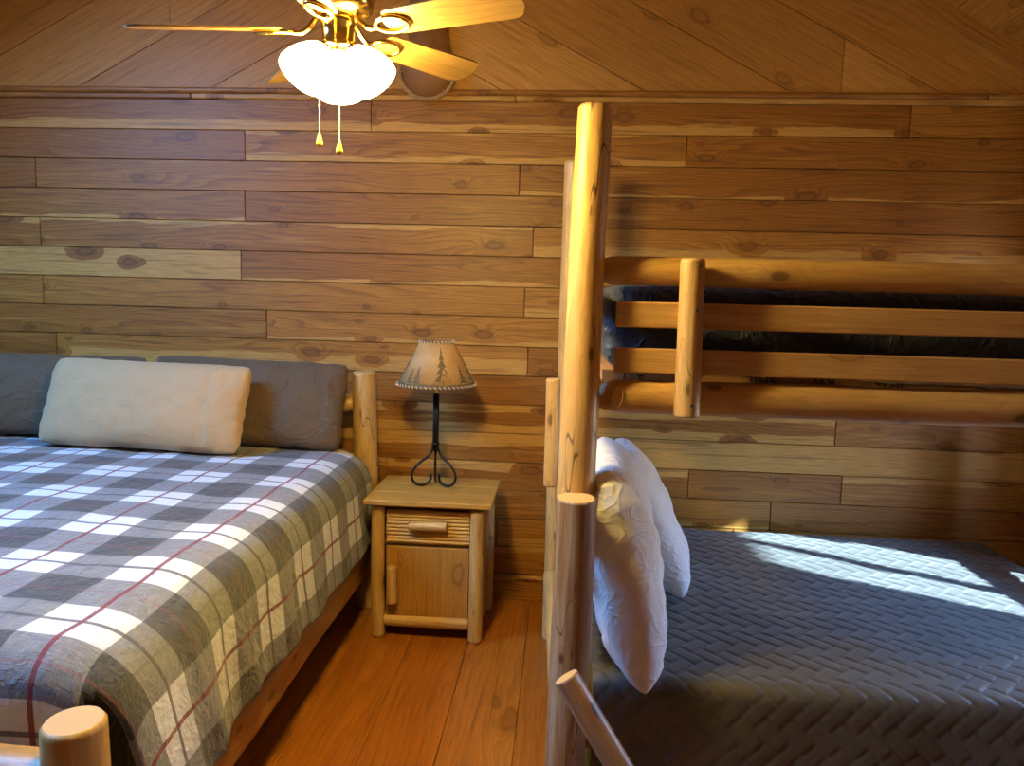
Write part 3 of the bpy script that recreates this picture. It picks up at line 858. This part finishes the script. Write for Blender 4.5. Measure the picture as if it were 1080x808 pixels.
tube(mb, [(LX + .016, LY - .002, LZ + .485), (LX + .034, LY - .004, LZ + .485)], .004, 8)
mb.build('socket', M['brass'], lamp)
mb = MB(); lathe(mb, [(0, LZ + .522), (.014, LZ + .525), (.028, LZ + .565), (.031, LZ + .59), (.022, LZ + .615), (0, LZ + .625)], (LX, LY, 0), 20)
mb.build('bulb', plain('unlit_bulb_glass', (.8, .78, .72), .3), lamp)
ZS0, ZS1, RS0, RS1 = LZ + .492, LZ + .700, .186, .078
mb = MB(); lathe(mb, [(RS0, ZS0), (RS1, ZS1), (RS1 - .002, ZS1), (RS0 - .002, ZS0)], (LX, LY, 0), 48, closed=True)
sh = mb.build('lamp_shade', M['shade'], lamp)
mb = MB()
for k in range(3):
    an = k * 2 * pi / 3; tube(mb, [(LX, LY, ZS1 - .012), (LX + cos(an) * RS1, LY + sin(an) * RS1, ZS1 - .004)], .0015, 6)
tube(mb, [(LX, LY, LZ + .522), (LX + .04, LY, LZ + .57), (LX + .036, LY, LZ + .65), (LX, LY, ZS1 - .012)], .0015, 6)
tube(mb, [(LX, LY, LZ + .522), (LX - .04, LY, LZ + .57), (LX - .036, LY, LZ + .65), (LX, LY, ZS1 - .012)], .0015, 6)
mb.build('shade_harp', M['brass'], lamp)
def conept(az, f, off=.0007):
    r = RS0 + (RS1 - RS0) * f + off; return (LX + r * sin(az), LY - r * cos(az), ZS0 + (ZS1 - ZS0) * f)
for ring, f, n_ in (('rim_lacing', .015, 54), ('rim_lacing', .985, 30)):
    mb = MB(); r = RS0 + (RS1 - RS0) * f
    tube(mb, [(LX + r * cos(a * 2 * pi / 60), LY + r * sin(a * 2 * pi / 60), ZS0 + (ZS1 - ZS0) * f) for a in range(60)], .0036, 8, closed=True)
    for k in range(n_):
        az = 2 * pi * k / n_; da_ = .35 / n_ * 2 * pi
        a = V3(conept(az, f + (.032 if f < .5 else .02), .004)); b = V3(conept(az + da_, f - (.018 if f < .5 else .03), .004))
        tube(mb, [a, b], .0024, 6, mi=1)
    mb.build(ring, [M['hide'], M['stitch']], sh)
mb = MB()
def pine(az, base, top, wid):
    n_ = 5
    def tri(a0, a1, fa, fb):
        pts = [conept(az - a0, fa), conept(az - a0 * .4, fa + .004), conept(az + a0 * .4, fa + .004), conept(az + a0, fa), conept(az + a1, fb), conept(az - a1, fb)]
        mb.poly(pts, None, (.5, 0, 0), 0)
    for k in range(n_):
        f0 = base + (top - base) * (.10 + .9 * k / n_); f1 = base + (top - base) * (.10 + .9 * (k + 1) / n_)
        tri(wid * (1 - k / n_) , wid * (1 - k / n_) * .30 if k < n_ - 1 else .004, f0, f1)
    mb.poly([conept(az - .012, base), conept(az + .012, base), conept(az + .012, base + .12), conept(az - .012, base + .12)])
for az, t_, w_ in ((.34, .90, .24), (-.42, .48, .14), (-.66, .42, .12), (.98, .5, .16), (1.6, .9, .24), (2.3, .5, .15), (-1.2, .85, .24), (-2.0, .5, .15), (-2.7, .9, .24)): pine(az, .07, t_, w_)
N_ = 60
for k in range(N_):
    a0, a1 = 2 * pi * k / N_, 2 * pi * (k + 1) / N_
    mb.poly([conept(a0, .03), conept(a1, .03), conept(a1, .085 + .03 * mn.noise((a1 * 4, 0, 0))), conept(a0, .085 + .03 * mn.noise((a0 * 4, 0, 0)))])
mb.build('pine_tree_print', M['treeink'], sh)

# ------------------------------------------------------------------ bunk bed
bunk = thing('bunk_bed', (1.1, 2.7, 0), 'tall log bunk bed, narrow bunk over a wider one', 'bunk bed')
UY0, UY1, LY0, LY1 = 2.15, 3.17, 2.045, 3.335
XF = 2.14
GR = [M['loggrey'], M['end']]
lg('upper_post', (.050, UY0, .90), (.068, UY0, 2.117), .0565, .048, parent=bunk, round1=.008)
lg('upper_post', (.026, UY1, .90), (.024, UY1, 2.14), .046, .043, parent=bunk, round1=.008)
lg('upper_post', (XF, UY0, .90), (XF, UY0, 2.11), .055, .048, parent=bunk)
lg('upper_post', (XF, UY1, .90), (XF, UY1, 2.11), .055, .048, parent=bunk)
lg('lower_post', (.052, LY0, 0), (.050, LY0, 1.035), .0585, .0565, parent=bunk, mats=GR, round1=.005)
lg('lower_post', (-.012, LY1, 0), (-.012, LY1, 1.035), .040, .040, parent=bunk)
lg('lower_post', (XF, LY0, 0), (XF, LY0, 1.035), .057, .055, parent=bunk, mats=GR)
lg('lower_post', (XF, LY1, 0), (XF, LY1, 1.035), .057, .055, parent=bunk)
RY = 2.215
lg('guard_rail', (.10, RY, 1.670), (XF - .03, RY, 1.672), .0415, .047, parent=bunk, mats=LG, taper0=(.04, .030))
mb = MB(); log(mb, (.105, RY - .01, 1.303), (XF - .03, RY - .01, 1.312), .051, .052, taper0=(.07, .032))
c0 = V3((.163, RY - .049, 1.306)); nrm = V3((-.68, -.70, .22)).normalized(); x_, y_, _ = frame_of(nrm)
for i, vv in enumerate(mb.v):
    k_ = (V3(vv) - c0).dot(nrm)
    if k_ > 0: mb.v[i] = tuple(V3(vv) - nrm * k_)
lr = mb.build('bunk_side_rail', LG, bunk)
mb = MB()
pts = [c0 + nrm * .0012 + x_ * (.021 * cos(a * pi / 10)) + y_ * (.032 * sin(a * pi / 10)) for a in range(20)]
for a in range(20):
    q, r_ = pts[a], pts[(a + 1) % 20]
    mb.poly([q, q - nrm * .004, r_ - nrm * .004, r_], [(0, 0)] * 4, (.5, 0, 0))
mb.poly(pts, [(.021 * cos(a * pi / 10), .032 * sin(a * pi / 10)) for a in range(20)], (.5, 0, 0))
mb.build('rail_end_cut', M['cutend'], lr)
lg('bunk_side_rail', (.03, UY1, 1.305), (XF - .03, UY1, 1.312), .048, parent=bunk)
lg('guard_rail', (.03, UY1 + .02, 1.67), (XF - .03, UY1 + .02, 1.672), .042, parent=bunk)
for z0, z1, z0r, z1r in ((1.509, 1.583, 1.512, 1.584), (1.378, 1.450, 1.382, 1.455)):
    mb = MB(); box(mb, (.150, RY - .048, z0), (XF - .05, RY - .024, z1), .004); mb.build('guard_slat', M['slat'], bunk)
mb = MB(); log(mb, (.357, RY - .085, 1.262), (.352, RY - .085, 1.706), .0365, .0345, n=20, round0=.004, round1=.007)
for i, vv in enumerate(mb.v): mb.v[i] = (vv[0], min(vv[1], RY - .052), vv[2])
gu = mb.build('guard_upright', LG, bunk)
mb = MB()
for zz in (1.685, 1.565, 1.30):
    mb = MB(); lathe(mb, [(0, .0), (.0045, .0), (.0045, .004), (0, .004)], (.364, RY - .1225, zz), 10, Matrix.Rotation(pi / 2, 3, 'X'))
    mb.build('screw_hole', M['black'], gu)
# head-end boards and the half-log upright on their outer face
for z in (.56, .78):
    mb = MB(); box(mb, (.006, LY0 + .10, z), (.028, LY1 - .02, z + .09), .004, axis=1); mb.build('headboard_slat', M['slat'], bunk)
lg('headboard_rail', (.05, LY0 + .02, .30), (-.01, LY1, .30), .045, parent=bunk)
lg('upper_headboard_rail', (.065, UY0 + .02, 1.30), (.045, UY1 - .02, 1.30), .034, parent=bunk)
lg('upper_headboard_rail', (.068, UY0 + .02, 1.60), (.045, UY1 - .02, 1.60), .034, parent=bunk)
lg('headboard_upright', (-.028, 2.75, .880), (-.032, 2.75, 1.288), .0265, parent=bunk, n=18)
for z in (.32, .61): lg('footboard_rail', (XF, LY0 + .02, z), (XF, LY1 - .02, z), .045, parent=bunk)
for z in (1.31, 1.67): lg('upper_footboard_rail', (XF, UY0 + .02, z), (XF, UY1 - .02, z), .045, parent=bunk)
lg('bed_side_rail', (.09, 2.27, .20), (XF - .03, 2.27, .20), .05, parent=bunk, mats=LD)
lg('bed_side_rail', (.02, LY1, .20), (XF - .03, LY1, .20), .05, parent=bunk, mats=LD)
mb = MB()
for i in range(8): box(mb, (.14 + i * .26, LY0 + .20, .235), (.23 + i * .26, LY1 - .05, .255), .003, axis=1)
mb.build('mattress_support', M['pine'], bunk)
d0 = V3((.0385, 1.862, .603)); d1 = V3((.445, 1.72, .0))
mb = MB(); log(mb, d0, d1 , .0345, .036, n=24, round0=.004, rough=.03); mb.build('brace_log', GR, bunk)
# plywood base of the upper bunk with its upside-down lumber stamp
mb = MB(); box(mb, (.12, RY + .035, 1.342), (XF - .07, UY1 - .055, 1.378), .0015, (.4, 0, 0)); ply = mb.build('plywood_base', M['ply'], bunk)
def text(body, x, z, size, mat, parent, name):
    cu = bpy.data.curves.new(name, 'FONT'); cu.body = body; cu.size = size; cu.extrude = .0004; cu.align_x = 'CENTER'; cu.align_y = 'CENTER'; cu.space_character = 1.15
    tmp = bpy.data.objects.new(name, cu); COL.objects.link(tmp)
    tmp.matrix_world = Matrix.Translation((x, RY + .0343, z)) @ Matrix.Rotation(pi, 4, 'Y') @ Matrix.Rotation(pi / 2, 4, 'X')
    bpy.context.view_layer.update()
    dg = bpy.context.evaluated_depsgraph_get(); me = bpy.data.meshes.new_from_object(tmp.evaluated_get(dg)); me.transform(Matrix.Translation((x, RY + .0343, z)) @ Matrix.Rotation(pi, 4, 'Y') @ Matrix.Rotation(pi / 2, 4, 'X') )
    bpy.data.objects.remove(tmp)
    me.materials.clear(); me.materials.append(mat)
    o = bpy.data.objects.new(name, me); COL.objects.link(o); o.parent = parent; o.matrix_parent_inverse = parent_inv(parent); return o
for body, x in (('VOS', .96), ('RW', .77), ('SHIL', .59), ('ATI', .215)):
    s_ = text(body, x, 1.360, .040, M['ink'], ply, 'lumber_stamp')
    # mirrored by the half turn: the stamp reads upside down from the room

um = rounded_block('mattress', (.125, RY + .045, 1.382), (XF - .07, UY1 - .06, 1.632), .055, M['navy'], 9, .008)
put(um, 'dark navy mattress on the upper bunk behind the guard slats', 'mattress')
mb = MB(); N_ = 60
up_ = []; lo_ = []
for i in range(N_ + 1):
    x = .72 + 1.2 * i / N_; k = .005 + .010 * min(1, (x - .72) * 4) + .014 * min(1, (x - .72) * 3) * abs(mn.noise((x * 14, 2, 0))) + .010 * max(0, (x - .8)) * .6
    up_.append((x, RY + .0405 - .004 * mn.noise((x * 20, 5, 5)), 1.394)); lo_.append((x, RY + .031 + .004 * mn.noise((x * 25, 0, 0)), 1.382 - k))
b_ = len(mb.v); mb.v += up_ + lo_
for i in range(N_): mb.face([b_ + i, b_ + N_ + 1 + i, b_ + N_ + 2 + i, b_ + i + 1])
fr = mb.build('cover_fringe', M['rag'], um); fr['label'] = 'torn white cloth fringe along the mattress bottom'
sd = fr.modifiers.new('thick', 'SOLIDIFY'); sd.thickness = .001

# lower mattress and its quilted coverlet
QX0, QX1, QY0, QY1, QZ = .125, 2.06, 2.135, 3.66, .45
lm = rounded_block('mattress', (QX0 + .02, QY0 + .035, .257), (QX1 - .02, LY1 - .06, QZ - .03), .05, M['sheet'], 5)
put(lm, 'wide mattress of the lower bunk under the charcoal coverlet', 'mattress')
def herring(a, b, w=.053, n=2):
    """height 0..1 of a herringbone of n:1 blocks"""
    u = (a + b) / sqrt(2) / w; v = (a - b) / sqrt(2) / w
    i, j = flo(u), flo(v); fu, fv = u - i, v - j
    k = (i - j) % (2 * n)
    if k < n: L_, Wd = (k + fu) / n, fv
    else: L_, Wd = ((2 * n - 1 - k) + fv) / n, fu
    e1 = min(Wd, 1 - Wd); e2 = min(L_, 1 - L_) * n
    g = min(1, e1 / .16) ** .6 * min(1, e2 / .16) ** .6
    rib = .10 * abs(sin(L_ * n * pi * 2.5))
    tilt = .30 * L_ if k < n else .30 * (1 - L_)
    return g * (.75 + rib + tilt)
def coverlet():
    mb = MB(); ds = .0068
    R = .05; drop = .36; q = R * pi / 2
    def turn(s, lean):
        if s <= 0: return s, 0.0
        if s < q: a = s / R; return R * sin(a), R * (1 - cos(a))
        return R + (s - q) * lean, R + (s - q)
    xs = []; x = QX0
    while x < QX1: xs.append(x); x += ds
    ye = QY0 + R
    tv = []
    t_ = ye - QY1
    while t_ < q + drop: tv.append(t_); t_ += ds
    def pos(x, t_):
        fy, dz = turn(t_, .05); return V3((x, ye - fy, QZ - dz))
    base = len(mb.v)
    for x in xs:
        for t_ in tv:
            p = pos(x, t_)
            p2 = pos(x, t_ + .001); dy = (p2 - p); n_ = V3((0, -dy.z, dy.y)).normalized()
            if n_.z < 0 or (t_ > q and n_.y > 0): n_ = -n_
            big = .010 * mn.noise((x * 2.2, t_ * 2.2, 3)) + .004 * mn.noise((x * 6, t_ * 6, 1))
            hang = 0.0
            if t_ > q: k = min(1, (t_ - q) / .15); hang = k * (.012 * mn.noise((x * 4.5, t_ * 1.5, 8)) + .006 * sin(x * 15))
            edge = min(1, max(0, (x - QX0) / .03)) * min(1, max(0, (t_ - tv[0]) / .03))
            p = p + n_ * (.0055 * herring(x, t_) + hang) + V3((0, 0, big if t_ < q else big * .5))
            if t_ < -1.16: p.z -= .0
            mb.v.append(tuple(p))
    m_ = len(tv)
    for i in range(len(xs) - 1):
        for j in range(m_ - 1):
            a = base + i * m_ + j; mb.face([a, a + 1, a + m_ + 1, a + m_])
    return mb.build('coverlet', M['quilt'])
cv = coverlet(); put(cv, 'charcoal coverlet quilted in a zigzag block pattern on the lower bunk', 'coverlet')

# white pillows on the lower bunk
def b1(P, a, b):      # near pillow slumps over the mattress edge
    k = max(0, -b); e = max(0, a); return P + V3((.04 * e * k, -.05 * e * k, 0))
w1 = pillow('pillow', .58, .64, .235, M['white'], mtx((.212, 2.400, .785), (-.03, -1, -.07), (-.225, .03, 1)), 51, wr=.014, crease=.70, p=3.4, ears=.03, bend=b1)
put(w1, 'white pillow nearest the front bunk post, its lower corner slumping over the mattress edge', 'pillow', 'white pillows on the lower bunk')
w2 = pillow('pillow', .60, .58, .20, M['white'], mtx((.367, 2.998, .726), (.0, 1, .0), (-.46, 0, 1)), 64, wr=.014, p=3.0, ears=.03, crease=None)
put(w2, 'white pillow nearer the plank wall, leaning on the bunk headboard', 'pillow', 'white pillows on the lower bunk')

# ------------------------------------------------------------------ ceiling fan
FCX, FCY, FZ = -.604, 1.958, 2.268
KF = .94      # a smaller model: the whole fan is resized about its hub and hung at HUB
HUB = V3((-.561, 1.841, 2.226)); TOPZ = FZ + (roof(HUB.x) - HUB.z) / KF
fan = thing('ceiling_fan', (FCX, FCY, FZ), 'brass ceiling fan with light oak blades and three lit glass shades', 'ceiling fan')
C0 = V3((FCX, FCY, 0)); FB = 2.252
mb = MB(); lathe(mb, [(0, 2.415), (.012, 2.415), (.012, TOPZ - .05), (0, TOPZ - .05)], C0, 16); mb.build('downrod', M['brass'], fan)
mb = MB(); lathe(mb, [(0, TOPZ - .09), (.02, TOPZ - .09), (.05, TOPZ - .06), (.06, TOPZ - .03), (.06, TOPZ + .0), (0, TOPZ)], C0, 28); mb.build('ceiling_canopy', M['brass'], fan)
mb = MB(); lathe(mb, [(0, 2.28), (.045, 2.28), (.055, 2.283), (.075, 2.290), (.088, 2.305), (.092, 2.33), (.092, 2.37), (.085, 2.395), (.06, 2.415), (.02, 2.42), (0, 2.42)], C0, 40); mb.build('motor_housing', M['brass'], fan)
mb = MB(); lathe(mb, [(0, 2.205), (.040, 2.205), (.044, 2.209), (.044, 2.218), (.040, 2.222), (.040, 2.262), (.043, 2.266), (.043, 2.276), (.036, 2.281), (0, 2.281)], C0, 36); nk = mb.build('light_kit_housing', M['brass'], fan)
mb = MB(); lathe(mb, [(0, 2.160), (.006, 2.162), (.010, 2.170), (.006, 2.178), (.012, 2.186), (.022, 2.196), (.026, 2.206), (0, 2.206)], C0, 24); mb.build('finial', M['brass'], nk)
# blades
def blade(az, droop=0):
    mt = Matrix.Translation((FCX, FCY, FB)) @ Matrix.Rotation(-.04, 4, 'Y') @ Matrix.Rotation(az, 4, 'Z') @ Matrix.Rotation(droop, 4, 'Y')
    pitch = Matrix.Translation((.3, 0, 0)) @ Matrix.Rotation(radians(-15), 4, 'X') @ Matrix.Translation((-.3, 0, 0))
    mb = MB(); r0, r1 = .135, .50; th = .005
    out = []
    n_ = 24
    for k in range(n_ + 1):
        f = k / n_; x = r0 + (r1 - r0) * f
        hw = .046 + .014 * f
        e = (r1 - x)
        if e < .045: hw = hw - .045 + sqrt(max(0, .045 ** 2 - (.045 - e) ** 2)) if e < .045 else hw
        e = x - r0
        if e < .03: hw = hw - .03 + sqrt(max(0, .03 ** 2 - (.03 - e) ** 2))
        out.append((x, hw))
    base = len(mb.v); c = (rr(), 0, 0)
    for x, hw in out:
        for y, z in ((-hw, -th / 2), (hw, -th / 2), (hw, th / 2), (-hw, th / 2)): mb.v.append(tuple(mt @ pitch @ V3((x, y, z))))
    for k in range(n_):
        a = base + 4 * k
        for i in range(4):
            j = (i + 1) % 4
            ids = [a + i, a + 4 + i, a + 4 + j, a + j]
            uv = [(out[k][0], (-1 if i in (0, 3) else 1) * out[k][1] + .07), (out[k + 1][0], (-1 if i in (0, 3) else 1) * out[k + 1][1] + .07),
                  (out[k + 1][0], (-1 if j in (0, 3) else 1) * out[k + 1][1] + .07), (out[k][0], (-1 if j in (0, 3) else 1) * out[k][1] + .07)]
            mb.face(ids[::-1], uv[::-1], c, 0, False)
    mb.face([base + i for i in range(4)], None, c, 0, False); mb.face([base + 4 * n_ + i for i in range(4)][::-1], None, c, 0, False)
    b = mb.build('fan_blade', M['blade'], fan)
    # iron: curved arm + open oval medallion under the blade
    mb = MB()
    pts = [mt @ V3((.045 + .075 * k / 10, 0, .046 * (1 - k / 10) ** 2 - .012 * sin(pi * k / 10) - .004 * k / 10)) for k in range(11)]
    tube(mb, pts, .0065, 10)
    pts = [mt @ pitch @ V3((.158 + .044 * cos(a * 2 * pi / 36), .030 * sin(a * 2 * pi / 36), -.007)) for a in range(36)]
    tube(mb, pts, .0058, 10, closed=True)
    mb.build('blade_iron', M['brass'], b)
for k in range(5): blade(radians(180 + 19 - 72 * k), (.055, .02, 0, 0, 0)[k])
# shades
for az in (106, -14, 226):
    a = radians(az); d = V3((cos(a), sin(a), 0)); tilt = radians(38)
    ax = (d * sin(tilt) - Z * cos(tilt)).normalized(); x_, y_, _ = frame_of(ax)
    st = C0 + V3((0, 0, 2.212)) + d * .032
    mt = Matrix(((x_.x, y_.x, ax.x), (x_.y, y_.y, ax.y), (x_.z, y_.z, ax.z)))
    mb = MB(); lathe(mb, [(0, -.006), (.014, -.004), (.017, .004), (.016, .018), (0, .019)], st, 20, mt); ho = mb.build('shade_holder', M['brass'], nk)
    mb = MB()
    pr_ = [(.016, .016), (.026, .022), (.040, .040), (.052, .062), (.060, .085), (.0635, .105), (.062, .116)]
    lathe(mb, pr_ + [(r - .003, z) for r, z in reversed(pr_)], st, 36, mt, closed=True)
    mb.build('glass_shade', M['glow'], fan)
    mb = MB(); lathe(mb, [(0, .02), (.012, .022), (.014, .04), (.026, .062), (.030, .078), (.022, .098), (0, .105)], st, 20, mt); mb.build('light_bulb', M['bulb'], fan)
for dx, dy, z0, zb_ in ((-.045, -.016, 2.215, 1.994), (.013, -.035, 2.20, 1.972)):
    mb = MB(); z = z0
    while z > zb_:
        lathe(mb, [(0, z), (.0014, z - .0006), (.0018, z - .0018), (.0014, z - .003), (0, z - .0036)], C0 + V3((dx, dy, 0)), 6); z -= .0038
    tube(mb, [C0 + V3((dx, dy, z0)), C0 + V3((dx, dy, zb_))], .0009, 5)
    ch = mb.build('pull_chain', M['chain'], fan)
    mb = MB(); lathe(mb, [(0, zb_ + .002), (.0025, zb_), (.0045, zb_ - .006), (.0085, zb_ - .022), (.0088, zb_ - .028), (.005, zb_ - .032), (0, zb_ - .032)], C0 + V3((dx, dy, 0)), 16)
    mb.build('chain_pull', M['gold'], ch)

fan.location = HUB; fan.scale = (KF, KF, KF)

# ------------------------------------------------------------------ rope-edged plaque on the gable
hx = -.695
pq = thing('wall_plaque', (hx, W, 2.51), 'brown rope-edged plaque on the wall behind the fan blades', 'wall decoration')
outl = []
hw, zc, zt = .135, 2.645, 3.02
for k in range(25):
    a = pi + pi * k / 24; outl.append((hx + hw * cos(a), zc + .128 * sin(a)))
outl += [(hx + .125, zc + .06), (hx + .095, zc + .14), (hx + .09, zt - .05), (hx + .04, zt), (hx - .04, zt), (hx - .09, zt - .05), (hx - .095, zc + .14), (hx - .125, zc + .06)]
mb = MB(); n_ = len(outl); yb, yf = W - .031, W - .056
b_ = len(mb.v); mb.v += [(x, yf, z) for x, z in outl] + [(x, yb, z) for x, z in outl] + [(hx, yf - .012, zc + .02)]
for k in range(n_):
    l = (k + 1) % n_
    mb.face([b_ + k, b_ + n_ + k, b_ + n_ + l, b_ + l], None, (.4, 0, 0), 0, False); mb.face([b_ + k, b_ + l, b_ + 2 * n_], None, (.4, 0, 0), 0, True)
mb.build('plaque_board', M['hide'], pq)
mb = MB()
P = [V3((x, yf - .004, z)) for x, z in outl[:26]]
# twisted rope: two strands round the outline
dense = []
for k in range(25):
    a, b = P[k], P[k + 1]; m_ = max(1, int((b - a).length / .006))
    dense += [a + (b - a) * (i / m_) for i in range(m_)]
for ph in (0, pi):
    st_ = []
    for i, p in enumerate(dense):
        an = i * .9 + ph; t_ = (dense[min(i + 1, len(dense) - 1)] - dense[max(i - 1, 0)]).normalized(); s_ = t_.cross(Y)
        st_.append(p + s_ * (.0052 * cos(an)) + Y * (.0052 * sin(an)))
    tube(mb, st_, .0062, 8)
mb.build('rope_edge', M['rope'], pq)

# ------------------------------------------------------------------ light, camera
wd = bpy.data.worlds.new('sky'); SC.world = wd; wd.use_nodes = True
bg = wd.node_tree.nodes['Background']; bg.inputs[1].default_value = 34.0
wt = wd.node_tree; tc = wt.nodes.new('ShaderNodeTexCoord'); sx = wt.nodes.new('ShaderNodeSeparateXYZ'); wt.links.new(tc.outputs['Generated'], sx.inputs[0])
cr = wt.nodes.new('ShaderNodeValToRGB'); wt.links.new(sx.outputs[2], cr.inputs[0]); wt.links.new(cr.outputs[0], bg.inputs[0])
cr.color_ramp.elements[0].position = 0.0; cr.color_ramp.elements[0].color = (.40, .375, .35, 1)      # hazy horizon
cr.color_ramp.elements[1].position = .55; cr.color_ramp.elements[1].color = (.22, .70, 1.70, 1)       # deep blue overhead
def portal(name, loc, rot, sx, sy):
    l = bpy.data.lights.new(name, 'AREA'); l.shape = 'RECTANGLE'; l.size = sx; l.size_y = sy; l.cycles.is_portal = True
    o = bpy.data.objects.new(name, l); COL.objects.link(o); o.location = loc; o.rotation_euler = rot; return o
portal('window_daylight', SKC, SKN.to_track_quat('-Z', 'Y').to_euler(), 1.25, 1.35)  # portal at the added roof window
portal('window_daylight', (XR + .13, (WR[0] + WR[1]) / 2, (WR[2] + WR[3]) / 2), (0, pi / 2, 0), WR[3] - WR[2], WR[1] - WR[0])
sl = bpy.data.lights.new('sun', 'SUN'); sl.energy = 48.0; sl.angle = radians(1.3); sl.color = (.58, .82, 1.0)
so = bpy.data.objects.new('sun', sl); COL.objects.link(so)
dv = V3((-.872, .49, -.51)); so.rotation_euler = dv.to_track_quat('-Z', 'Y').to_euler(); so.location = (6, 0, 4)

cam = bpy.data.cameras.new('camera'); co = bpy.data.objects.new('camera', cam); COL.objects.link(co)
pit, yaw, rol = radians(6.91), radians(-3.82), radians(1.49)
fw = V3((sin(yaw) * cos(pit), cos(yaw) * cos(pit), -sin(pit))); rt = V3((cos(yaw), -sin(yaw), 0)); up = rt.cross(fw)
r2 = rt * cos(rol) + up * sin(rol); u2 = -rt * sin(rol) + up * cos(rol)
co.matrix_world = Matrix(((r2.x, u2.x, -fw.x, 0), (r2.y, u2.y, -fw.y, 0), (r2.z, u2.z, -fw.z, H), (0, 0, 0, 1)))
cam.sensor_fit = 'HORIZONTAL'; cam.sensor_width = 36; cam.lens = 788.3 / 1080 * 36; cam.clip_start = .05
SC.camera = co
SC.view_settings.view_transform = 'Standard'; SC.view_settings.look = 'None'; SC.view_settings.gamma = 1; SC.view_settings.use_curve_mapping = False
SC.view_settings.exposure = 0.0
